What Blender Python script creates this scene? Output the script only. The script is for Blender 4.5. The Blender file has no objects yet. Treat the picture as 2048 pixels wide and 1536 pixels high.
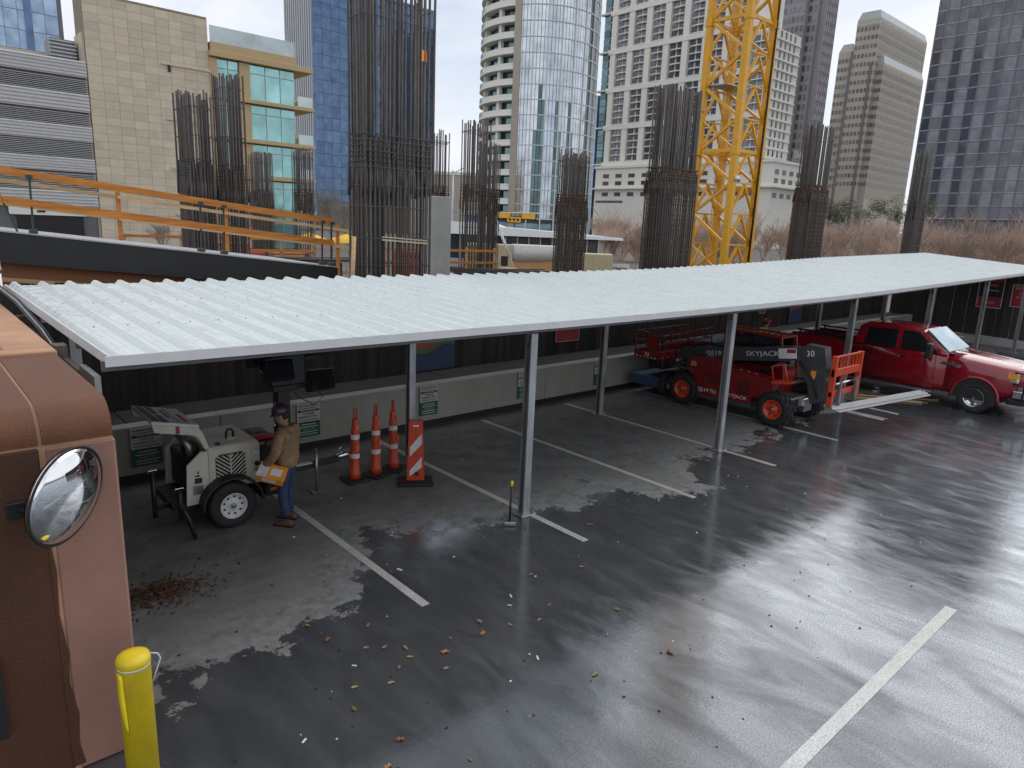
import bpy, math, random
from mathutils import Vector, Matrix, Euler
R = math.radians
rnd = random.Random(11)
scene = bpy.context.scene
COL = scene.collection

# ------------------------------------------------------------------ camera
YAW, PITCH, ROLL, CAM_H = R(42.178), R(12.892), R(2.388), 4.4
fw = Vector((math.sin(YAW)*math.cos(PITCH), math.cos(YAW)*math.cos(PITCH), -math.sin(PITCH)))
rt = Vector((math.cos(YAW), -math.sin(YAW), 0))
up = rt.cross(fw)
r2 = math.cos(ROLL)*rt + math.sin(ROLL)*up
u2 = -math.sin(ROLL)*rt + math.cos(ROLL)*up
cam = bpy.data.cameras.new('camera')
cam.lens = 1384.73/2048*36; cam.sensor_width = 36; cam.clip_start = .05; cam.clip_end = 5000
camo = bpy.data.objects.new('camera', cam); COL.objects.link(camo)
camo.matrix_world = Matrix(((r2.x, u2.x, -fw.x, 0), (r2.y, u2.y, -fw.y, 0), (r2.z, u2.z, -fw.z, CAM_H), (0, 0, 0, 1)))
scene.camera = camo

# ------------------------------------------------------------------ sky and sun (bright broken overcast)
world = bpy.data.worlds.new('World'); scene.world = world; world.use_nodes = True
wn, wl = world.node_tree.nodes, world.node_tree.links
wn.clear()
SUN_EL, SUN_AZ = R(42), R(84)          # sun off to the right, spread wide by cloud
sky = wn.new('ShaderNodeTexSky'); sky.sky_type = 'NISHITA'; sky.sun_disc = False
sky.sun_elevation = SUN_EL; sky.sun_rotation = SUN_AZ
tc = wn.new('ShaderNodeTexCoord')
mp = wn.new('ShaderNodeMapping'); mp.inputs['Scale'].default_value = (1.0, 1.0, 2.4)
n1 = wn.new('ShaderNodeTexNoise'); n1.inputs['Scale'].default_value = 2.1; n1.inputs['Detail'].default_value = 7; n1.inputs['Roughness'].default_value = .55
n1.inputs['Distortion'].default_value = .4
cr = wn.new('ShaderNodeValToRGB')
cr.color_ramp.elements[0].position = .34; cr.color_ramp.elements[0].color = (6.3, 6.8, 7.7, 1)
cr.color_ramp.elements[1].position = .66; cr.color_ramp.elements[1].color = (8.5, 8.6, 8.9, 1)
cv = wn.new('ShaderNodeValToRGB')
cv.color_ramp.elements[0].position = .36; cv.color_ramp.elements[0].color = (.72, .72, .72, 1)
cv.color_ramp.elements[1].position = .52; cv.color_ramp.elements[1].color = (.97, .97, .97, 1)
mx = wn.new('ShaderNodeMix'); mx.data_type = 'RGBA'
bg = wn.new('ShaderNodeBackground'); bg.inputs['Strength'].default_value = .1
ow = wn.new('ShaderNodeOutputWorld')
wl.new(tc.outputs['Generated'], mp.inputs['Vector']); wl.new(mp.outputs['Vector'], n1.inputs['Vector'])
wl.new(n1.outputs['Fac'], cr.inputs['Fac']); wl.new(n1.outputs['Fac'], cv.inputs['Fac'])
wl.new(cv.outputs['Color'], mx.inputs[0]); wl.new(sky.outputs['Color'], mx.inputs[6]); wl.new(cr.outputs['Color'], mx.inputs[7])
wl.new(mx.outputs[2], bg.inputs['Color']); wl.new(bg.outputs['Background'], ow.inputs['Surface'])
sun = bpy.data.lights.new('sun', 'SUN'); sun.energy = 1.0; sun.angle = R(50); sun.color = (1, .98, .95)
suno = bpy.data.objects.new('sun', sun); COL.objects.link(suno)
sd = Vector((math.sin(SUN_AZ)*math.cos(SUN_EL), math.cos(SUN_AZ)*math.cos(SUN_EL), math.sin(SUN_EL)))
suno.rotation_euler = sd.to_track_quat('Z', 'Y').to_euler()
vs = scene.view_settings
vs.view_transform = 'Standard'; vs.look = 'None'; vs.exposure = 0.3; vs.gamma = 1.0; vs.use_curve_mapping = False
scene.render.engine = 'CYCLES'
scene.cycles.max_bounces = 6; scene.cycles.diffuse_bounces = 3; scene.cycles.glossy_bounces = 3; scene.cycles.transmission_bounces = 4
scene.cycles.use_denoising = True

# ------------------------------------------------------------------ materials
M = {}
def nodes_of(name):
    m = bpy.data.materials.new(name); m.use_nodes = True
    return m, m.node_tree.nodes, m.node_tree.links, m.node_tree.nodes['Principled BSDF']
def coords(N, L, scale=(1, 1, 1), rand=True):
    t = N.new('ShaderNodeTexCoord'); mpn = N.new('ShaderNodeMapping'); mpn.inputs['Scale'].default_value = scale
    L.new(t.outputs['Object'], mpn.inputs['Vector'])
    if rand:
        oi = N.new('ShaderNodeObjectInfo'); ml = N.new('ShaderNodeMath'); ml.operation = 'MULTIPLY'; ml.inputs[1].default_value = 53.0
        L.new(oi.outputs['Random'], ml.inputs[0])
        cb = N.new('ShaderNodeCombineXYZ')
        for i in range(3): L.new(ml.outputs[0], cb.inputs[i])
        L.new(cb.outputs[0], mpn.inputs['Location'])
    return mpn.outputs['Vector']
def noise(N, L, vec, scale, detail=5, rough=.55, dist=0):
    n = N.new('ShaderNodeTexNoise'); n.inputs['Scale'].default_value = scale; n.inputs['Detail'].default_value = detail
    n.inputs['Roughness'].default_value = rough; n.inputs['Distortion'].default_value = dist
    L.new(vec, n.inputs['Vector']); return n.outputs['Fac']
def ramp(N, L, fac, a, b, pa=.3, pb=.7):
    r = N.new('ShaderNodeValToRGB'); e = r.color_ramp.elements
    e[0].position, e[1].position = pa, pb
    e[0].color = tuple(a)+(1,) if len(a) == 3 else a; e[1].color = tuple(b)+(1,) if len(b) == 3 else b
    L.new(fac, r.inputs['Fac']); return r.outputs['Color']
def maprange(N, L, v, a, b, c, d, smooth=False):
    n = N.new('ShaderNodeMapRange'); n.inputs[1].default_value = a; n.inputs[2].default_value = b; n.inputs[3].default_value = c; n.inputs[4].default_value = d
    if smooth: n.interpolation_type = 'SMOOTHSTEP'
    L.new(v, n.inputs[0]); return n.outputs[0]
def math2(N, L, op, a, b):
    n = N.new('ShaderNodeMath'); n.operation = op
    for i, x in enumerate((a, b)):
        if x is None: continue
        if isinstance(x, (int, float)): n.inputs[i].default_value = x
        else: L.new(x, n.inputs[i])
    return n.outputs[0]
def mixc(N, L, f, a, b):
    n = N.new('ShaderNodeMix'); n.data_type = 'RGBA'
    for i, x in ((0, f), (6, a), (7, b)):
        if isinstance(x, (int, float)): n.inputs[i].default_value = x
        elif isinstance(x, tuple): n.inputs[i].default_value = x+(1,) if len(x) == 3 else x
        else: L.new(x, n.inputs[i])
    return n.outputs[2]
def bumpn(N, L, h, strength, dist, p):
    b = N.new('ShaderNodeBump'); b.inputs['Strength'].default_value = strength; b.inputs['Distance'].default_value = dist
    L.new(h, b.inputs['Height']); L.new(b.outputs['Normal'], p.inputs['Normal'])
def pm(name, col, rough=.6, metal=0, var=.25, scale=4, stretch=(1, 1, 1), bump=.0, bscale=40, objvar=0, dirt=None, dirt_amt=.4, spec=.5, coat=0):
    """procedural paint/metal/wood/stone: broad tone variation, fine mottling, optional dirt and per-object tint"""
    m, N, L, p = nodes_of(name)
    v = coords(N, L, stretch)
    f1 = noise(N, L, v, scale, 6, .6)
    lo = tuple(c*(1-var) for c in col); hi = tuple(min(1, c*(1+var)) for c in col)
    c = ramp(N, L, f1, lo, hi)
    if dirt:
        f2 = noise(N, L, v, scale*.35+.3, 8, .68, .5)
        c = mixc(N, L, maprange(N, L, f2, .5, .78, 0, dirt_amt), c, dirt)
    if objvar:
        oi = N.new('ShaderNodeObjectInfo'); hs = N.new('ShaderNodeHueSaturation')
        L.new(maprange(N, L, oi.outputs['Random'], 0, 1, 1-objvar, 1+objvar), hs.inputs['Value']); L.new(c, hs.inputs['Color']); c = hs.outputs['Color']
    L.new(c, p.inputs['Base Color'])
    L.new(maprange(N, L, f1, .3, .7, max(.03, rough-.08), min(1, rough+.08)), p.inputs['Roughness'])
    p.inputs['Metallic'].default_value = metal; p.inputs['Specular IOR Level'].default_value = spec
    if coat: p.inputs['Coat Weight'].default_value = coat; p.inputs['Coat Roughness'].default_value = .06
    if bump: bumpn(N, L, noise(N, L, v, bscale, 4, .6), bump, .01, p)
    M[name] = m; return m
def glass(name, col, rough=.06, metal=.75, objvar=.2, wav=.0, wscale=.25):
    m, N, L, p = nodes_of(name)
    v = coords(N, L)
    f = noise(N, L, v, .35, 3)
    c = ramp(N, L, f, tuple(x*.75 for x in col), tuple(min(1, x*1.2) for x in col))
    oi = N.new('ShaderNodeObjectInfo'); hs = N.new('ShaderNodeHueSaturation')
    L.new(maprange(N, L, oi.outputs['Random'], 0, 1, 1-objvar, 1+objvar), hs.inputs['Value']); L.new(c, hs.inputs['Color'])
    L.new(hs.outputs['Color'], p.inputs['Base Color'])
    p.inputs['Roughness'].default_value = rough; p.inputs['Metallic'].default_value = metal
    if wav: bumpn(N, L, noise(N, L, v, wscale, 2), wav, .3, p)
    M[name] = m; return m

# wet, partly dried coated parking deck
def deck_material():
    m, N, L, p = nodes_of('deck_coating')
    t = N.new('ShaderNodeTexCoord'); P = t.outputs['Object']
    sx = N.new('ShaderNodeSeparateXYZ'); L.new(P, sx.inputs[0]); X, Y = sx.outputs[0], sx.outputs[1]
    mp1 = N.new('ShaderNodeMapping'); mp1.inputs['Scale'].default_value = (1.7, .6, 1); mp1.inputs['Rotation'].default_value = (0, 0, R(-6)); L.new(P, mp1.inputs['Vector'])
    st = mp1.outputs['Vector']                                  # brushed along Y
    big = noise(N, L, P, .45, 5, .6, .3); mid = noise(N, L, P, 2.2, 8, .68, .2); fine = noise(N, L, P, 38, 3, .6); streak = noise(N, L, st, 2.0, 6, .6, .6)
    fc = N.new('ShaderNodeFloatCurve'); cu = fc.mapping.curves[0]
    pts = [(0, 6.2), (1.3, 6.2), (1.8, 6.2), (2.2, 6.45), (3, 6.65), (3.6, 6.75), (4.15, 7.3), (4.8, 8.0), (5.3, 7.5), (6, 7.3), (7.3, 7.45), (7.8, 7.15), (8.9, 7.0), (9.6, 6.35), (10.4, 6.3), (11.1, 7.1), (12.4, 7.2), (14.6, 7.2), (17.4, 7.4), (19.8, 7.75), (40, 8.2)]
    while len(cu.points) < len(pts): cu.points.new(.5, .5)
    for q, (a, b) in zip(cu.points, pts): q.location = (a/40, b/10); q.handle_type = 'VECTOR'
    fc.mapping.update()
    L.new(math2(N, L, 'DIVIDE', X, 40.0), fc.inputs['Value'])
    yb = math2(N, L, 'MULTIPLY', fc.outputs[0], 10.0)
    d = math2(N, L, 'SUBTRACT', Y, yb)
    d = math2(N, L, 'ADD', d, maprange(N, L, mid, .25, .75, -.75, .75)); d = math2(N, L, 'ADD', d, maprange(N, L, big, .3, .7, -.35, .35))
    dry = maprange(N, L, d, -.02, .06, 0, 1, True)
    edge = math2(N, L, 'MULTIPLY', dry, maprange(N, L, d, .05, 1.5, 1, 0, True))     # lime bloom left where the film dried last
    # damp spots left inside the dry part
    sp = noise(N, L, P, 1.3, 6, .7, .8)
    damp = math2(N, L, 'MULTIPLY', maprange(N, L, sp, .62, .66, 0, 1, True), maprange(N, L, d, .1, 1.7, .85, .15))
    dryc = ramp(N, L, mid, (.088, .088, .083), (.19, .188, .178), .3, .75)
    dryc = mixc(N, L, maprange(N, L, fine, .5, .75, 0, .25), dryc, (.17, .17, .165))
    lime = mixc(N, L, math2(N, L, 'MULTIPLY', edge, maprange(N, L, noise(N, L, P, 6, 6, .7), .4, .62, .05, .75)), dryc, (.24, .245, .245))
    wetc = ramp(N, L, streak, (.034, .036, .039), (.058, .06, .063), .3, .75)
    c = mixc(N, L, dry, wetc, lime)
    c = mixc(N, L, damp, c, (.032, .034, .036))
    # tyre rub marks and silt
    mp2 = N.new('ShaderNodeMapping'); mp2.inputs['Scale'].default_value = (.25, 3.2, 1); mp2.inputs['Rotation'].default_value = (0, 0, R(18)); L.new(P, mp2.inputs['Vector'])
    rub = noise(N, L, mp2.outputs['Vector'], 1.1, 6, .62)
    c = mixc(N, L, math2(N, L, 'MULTIPLY', maprange(N, L, rub, .56, .74, 0, .5), dry), c, (.19, .19, .185))
    L.new(c, p.inputs['Base Color'])
    p.inputs['Roughness'].default_value = .85; p.inputs['Specular IOR Level'].default_value = .25
    hb = math2(N, L, 'ADD', math2(N, L, 'MULTIPLY', fine, .35), mid)
    bumpn(N, L, hb, .25, .01, p)
    mpx = N.new('ShaderNodeMapping'); mpx.inputs['Scale'].default_value = (1.25, .85, 1); L.new(P, mpx.inputs['Vector']); mixv = mpx.outputs['Vector']
    gl = N.new('ShaderNodeBsdfGlossy'); gl.inputs['Color'].default_value = (.88, .93, 1, 1)
    wr = maprange(N, L, streak, .38, .68, .08, .22)
    L.new(wr, gl.inputs['Roughness'])
    lw = N.new('ShaderNodeLayerWeight'); lw.inputs['Blend'].default_value = .5
    b2 = N.new('ShaderNodeBump'); b2.inputs['Strength'].default_value = .32; b2.inputs['Distance'].default_value = .02
    hw = math2(N, L, 'ADD', math2(N, L, 'MULTIPLY', streak, .15), math2(N, L, 'MULTIPLY', noise(N, L, P, 75, 2), .05))
    hw = math2(N, L, 'ADD', hw, math2(N, L, 'MULTIPLY', noise(N, L, mixv, 6, 5, .7), .2))
    L.new(hw, b2.inputs['Height']); L.new(b2.outputs['Normal'], gl.inputs['Normal']); L.new(b2.outputs['Normal'], lw.inputs['Normal'])
    wet = math2(N, L, 'MAXIMUM', math2(N, L, 'SUBTRACT', 1.0, dry), math2(N, L, 'MULTIPLY', damp, .22))
    film = math2(N, L, 'MULTIPLY', wet, maprange(N, L, noise(N, L, st, .9, 5, .6, .8), .3, .6, .42, 1.0))
    film = math2(N, L, 'MULTIPLY', film, maprange(N, L, noise(N, L, P, 62, 4, .75), .35, .65, .4, 1.15))
    fres = math2(N, L, 'ADD', math2(N, L, 'MULTIPLY', math2(N, L, 'POWER', lw.outputs['Facing'], 1.9), .76), .03)
    fac = math2(N, L, 'MULTIPLY', fres, film)
    ms = N.new('ShaderNodeMixShader'); L.new(fac, ms.inputs[0]); L.new(p.outputs[0], ms.inputs[1]); L.new(gl.outputs[0], ms.inputs[2])
    L.new(ms.outputs[0], N['Material Output'].inputs['Surface'])
    M['deck'] = m
deck_material()
def paint_line():
    m, N, L, p = nodes_of('worn_line_paint')
    v = coords(N, L, rand=False)
    a = noise(N, L, v, 48, 5, .75); b = noise(N, L, v, 3, 5)
    c = ramp(N, L, b, (.4, .4, .375), (.54, .54, .5))
    c = mixc(N, L, maprange(N, L, a, .47, .64, 0, .8), c, (.14, .14, .14))
    L.new(c, p.inputs['Base Color']); p.inputs['Roughness'].default_value = .3; p.inputs['Specular IOR Level'].default_value = .9; M['line'] = m
paint_line()
pm('site_ground', (.15, .13, .11), .9, var=.3, scale=.2, dirt=(.1, .09, .08))
pm('parapet', (.33, .315, .28), .85, var=.12, scale=1.2, stretch=(1, 1, .35), bump=.15, bscale=60, dirt=(.2, .18, .15), dirt_amt=.5)
pm('tar', (.012, .012, .012), .6)
pm('ledge', (.05, .046, .043), .8, var=.3, scale=2.5, bump=.2, dirt=(.03, .028, .026))
pm('fence', (.03, .023, .02), .85, var=.4, scale=3, stretch=(6, 6, .5), bump=.3, bscale=12, objvar=.35)
pm('far_fence', (.035, .028, .025), .8, var=.3, scale=3, stretch=(5, 5, .5), objvar=.3)
pm('roof', (.655, .725, .72), .34, metal=.0, var=.03, scale=1.5, dirt=(.5, .56, .57), dirt_amt=.35, spec=.6)
def roof_material():
    m, N, L, p = nodes_of('roof_sheet')
    t = N.new('ShaderNodeTexCoord'); P = t.outputs['Object']
    mpa = N.new('ShaderNodeMapping'); mpa.inputs['Scale'].default_value = (3, .5, 1); L.new(P, mpa.inputs['Vector'])
    a = noise(N, L, mpa.outputs['Vector'], 1.2, 7, .65, .3); w = noise(N, L, P, 3.2, 6, .7, 1.2)
    mpb = N.new('ShaderNodeMapping'); mpb.inputs['Scale'].default_value = (4.5, 11, 1); mpb.inputs['Rotation'].default_value = (0, 0, R(35)); L.new(P, mpb.inputs['Vector'])
    q = noise(N, L, mpb.outputs['Vector'], 1.6, 4, .6, .9)
    c = ramp(N, L, a, (.64, .695, .685), (.7, .75, .735), .3, .7)
    c = mixc(N, L, maprange(N, L, w, .6, .7, 0, .22), c, (.54, .59, .58))
    c = mixc(N, L, maprange(N, L, q, .71, .74, 0, .2), c, (.44, .49, .49))
    L.new(c, p.inputs['Base Color']); L.new(maprange(N, L, w, .4, .62, .42, .16), p.inputs['Roughness'])
    bumpn(N, L, w, .04, .01, p); M['roof'] = m
roof_material()
pm('trim', (.62, .63, .63), .4, var=.05)
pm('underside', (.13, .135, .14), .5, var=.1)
pm('galv', (.42, .43, .44), .38, metal=.75, var=.25, scale=6, stretch=(1, 1, .3), dirt=(.2, .2, .2))
pm('galv_dark', (.16, .165, .17), .5, metal=.5, var=.2)
pm('grey_timber', (.16, .14, .125), .85, var=.35, scale=3, stretch=(5, 5, .4), bump=.2, bscale=15)
pm('black', (.012, .012, .013), .5, var=.2)
pm('black_gloss', (.012, .012, .014), .2, var=.2)
pm('rubber', (.016, .016, .016), .75, var=.3, scale=9, dirt=(.06, .055, .05))
pm('cream', (.55, .53, .45), .4, var=.08, dirt=(.25, .22, .17), dirt_amt=.35)
pm('white_metal', (.6, .6, .59), .4, var=.06)
pm('chrome', (.65, .66, .68), .16, metal=1, var=.1)
pm('steel', (.3, .3, .31), .35, metal=.8, var=.2)
pm('orange_plastic', (.5, .055, .018), .4, var=.15, scale=8, dirt=(.2, .05, .03), dirt_amt=.5)
pm('orange_bright', (.7, .13, .03), .4, var=.1)
pm('reflective_white', (.62, .62, .6), .35, var=.1, dirt=(.25, .24, .22), dirt_amt=.5)
pm('tel_red', (.2, .011, .012), .3, var=.12, dirt=(.1, .03, .025), dirt_amt=.4)
pm('tel_orange', (.55, .06, .02), .35, var=.1)
pm('tel_dark', (.05, .055, .062), .4, var=.15)
pm('truck_red', (.23, .005, .012), .22, var=.08, coat=.8, dirt=(.12, .02, .02), dirt_amt=.3)
pm('window_dark', (.012, .014, .016), .08, var=.1)
pm('windscreen', (.5, .6, .62), .05, var=.15, scale=1.2, metal=.85)
pm('amber', (.8, .28, .02), .25, var=.1)
pm('lens', (.55, .55, .52), .12, metal=.6, var=.1)
pm('white_paint', (.68, .68, .67), .5, var=.06)
pm('sign_white', (.5, .49, .47), .5, var=.06, dirt=(.3, .29, .27))
pm('sign_green', (.018, .1, .055), .5, var=.1)
pm('sign_red', (.3, .02, .035), .5, var=.1)
pm('sign_black', (.015, .015, .016), .5)
pm('sign_blue', (.03, .08, .3), .4)
pm('banner_orange', (.3, .08, .035), .6, var=.1)
pm('banner_blue', (.03, .06, .12), .6, var=.1)
pm('banner_green', (.1, .14, .05), .6, var=.1)
pm('yellow_paint', (.75, .55, .012), .5, var=.12, dirt=(.4, .29, .04), dirt_amt=.6, bump=.15, bscale=30)
pm('yellow_tape', (.88, .72, .02), .25, var=.1)
pm('crane', (.72, .36, .01), .4, var=.12, dirt=(.4, .2, .02), dirt_amt=.4)
pm('rebar', (.088, .08, .075), .6, metal=.35, var=.4, scale=7, stretch=(1, 1, .5), dirt=(.15, .075, .04), dirt_amt=.6, objvar=.3, bump=.4, bscale=90)
pm('rebar_rust', (.13, .065, .035), .75, metal=.2, var=.4, scale=6, dirt=(.05, .03, .022), objvar=.25)
pm('lumber', (.5, .33, .17), .75, var=.25, scale=3, stretch=(.4, 6, 6), objvar=.2, dirt=(.3, .17, .08))
pm('orange_lumber', (.55, .2, .035), .7, var=.3, scale=2.5, stretch=(.5, 6, 6), objvar=.12, dirt=(.2, .09, .03))
pm('form_ply', (.3, .12, .05), .6, var=.2, scale=1.5, stretch=(.3, 3, 3), dirt=(.16, .07, .03))
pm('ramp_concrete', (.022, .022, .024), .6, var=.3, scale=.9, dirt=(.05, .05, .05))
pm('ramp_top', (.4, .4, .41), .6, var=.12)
pm('concrete', (.36, .36, .34), .8, var=.12, scale=1.5, bump=.15)
pm('green_steel', (.03, .06, .05), .5, var=.3, dirt=(.12, .06, .03))
pm('ply', (.52, .3, .12), .7, var=.15, scale=1.5, stretch=(1, 1, .3))
pm('container', (.52, .46, .3), .6, var=.12, dirt=(.3, .24, .14))
pm('tarp', (.55, .55, .52), .7, var=.12)
pm('tent', (.8, .82, .84), .55, var=.04)
pm('signal_yellow', (.62, .32, .02), .5, var=.1)
pm('mesh_dark', (.05, .055, .065), .7, var=.2)
pm('red_plastic', (.35, .05, .04), .5, var=.2)
pm('umbrella', (.8, .5, .03), .7, var=.1)
pm('bark', (.32, .25, .2), .9, var=.3, objvar=.2)
pm('bark_grey', (.2, .185, .17), .9, var=.3, objvar=.2)
pm('twig', (.42, .31, .245), .9, var=.3, objvar=.18)
pm('twig_grey', (.24, .22, .2), .9, var=.3, objvar=.18)
pm('evergreen', (.07, .1, .04), .7, var=.5, scale=2, objvar=.25)
pm('leaf_litter', (.075, .035, .018), .8, var=.6, scale=25)
pm('leaf_green', (.15, .16, .05), .5, var=.25, scale=20, objvar=.3)
pm('leaf_orange', (.27, .125, .05), .6, var=.25, scale=20, objvar=.3)
pm('paper', (.6, .6, .58), .6)
pm('jacket', (.24, .155, .085), .9, var=.35, scale=7, bump=1.0, bscale=10, dirt=(.16, .1, .055))
pm('jeans', (.028, .045, .1), .9, var=.3, scale=9, bump=.3, bscale=18)
pm('boots', (.1, .06, .035), .8, var=.3)
pm('skin', (.36, .2, .14), .55, var=.1)
pm('hat_dark', (.06, .025, .05), .35, var=.2)
pm('hat_red', (.6, .03, .03), .35)
pm('hivis', (.55, .8, .04), .6)
pm('hair', (.02, .015, .012), .8)
pm('package', (.75, .3, .03), .5, var=.12)
# stucco of the booth
def stucco(name, col, wet):
    m, N, L, p = nodes_of(name); v = coords(N, L, rand=False)
    a = noise(N, L, v, 1.1, 6, .6); g = noise(N, L, v, 110, 4, .7)
    c = ramp(N, L, a, tuple(x*.8 for x in col), tuple(x*1.2 for x in col))
    if wet: c = mixc(N, L, maprange(N, L, g, .45, .75, 0, .75), c, (col[0]*2.2, col[1]*2.2, col[2]*1.9))
    L.new(c, p.inputs['Base Color']); p.inputs['Roughness'].default_value = .42 if wet else .85
    bumpn(N, L, g, 1.0 if wet else .45, .012, p); M[name] = m
stucco('stucco_wet', (.135, .045, .014), True); stucco('stucco_damp', (.072, .023, .008), True); stucco('stucco_dry', (.29, .155, .115), False); stucco('coping', (.5, .28, .17), False)
# facades
pm('tower_white', (.78, .765, .7), .7, var=.06, scale=.08)
pm('tower_beige', (.42, .375, .31), .75, var=.1, scale=.12, objvar=.08)
pm('panel_beige', (.6, .52, .4), .75, var=.08, scale=.4, objvar=.07, dirt=(.3, .25, .18), dirt_amt=.35)
pm('joint_dark', (.27, .225, .165), .85)
pm('office_tan', (.5, .37, .2), .7, var=.06, scale=.3)
pm('tower_step', (.47, .43, .37), .7, var=.07, scale=.06)
pm('tower_purple', (.27, .25, .265), .6, var=.1, scale=.06)
pm('tower_dark', (.15, .15, .165), .4, var=.1, scale=.06, spec=.7)
pm('louver_light', (.6, .6, .6), .45, metal=.3, var=.08, objvar=.06)
pm('flat_roof', (.7, .71, .7), .7, var=.06, scale=.5)
pm('louver_dark', (.16, .16, .165), .55, metal=.2, var=.1)
pm('mullion', (.62, .62, .6), .5, var=.05)
pm('slab_pale', (.8, .79, .74), .7, var=.05)
pm('window_shade', (.06, .065, .075), .25, var=.4, scale=.6, objvar=.5)
pm('window_mid', (.17, .165, .15), .3, var=.25, scale=.5, objvar=.3)
glass('glass_sky', (.6, .66, .71), .1, .75, .1, .2)
glass('glass_dark', (.06, .075, .085), .1, .5, .5)
glass('glass_blue', (.11, .17, .28), .1, .75, .07, .6, .12)
glass('glass_blue_pale', (.3, .4, .53), .12, .7, .1)
glass('glass_teal', (.3, .55, .55), .1, .6, .14, .1)
glass('glass_purple', (.155, .155, .18), .15, .6, .2)
glass('glass_green', (.14, .22, .23), .12, .6, .4)
glass('rail_glass', (.5, .58, .58), .2, .4, .1)
pm('crown_cap', (.38, .42, .41), .5, var=.1, scale=.2)
pm('floor_trim', (.34, .34, .36), .5, var=.1)
glass('mirror', (.85, .86, .88), .03, 1.0, .02)

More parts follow.
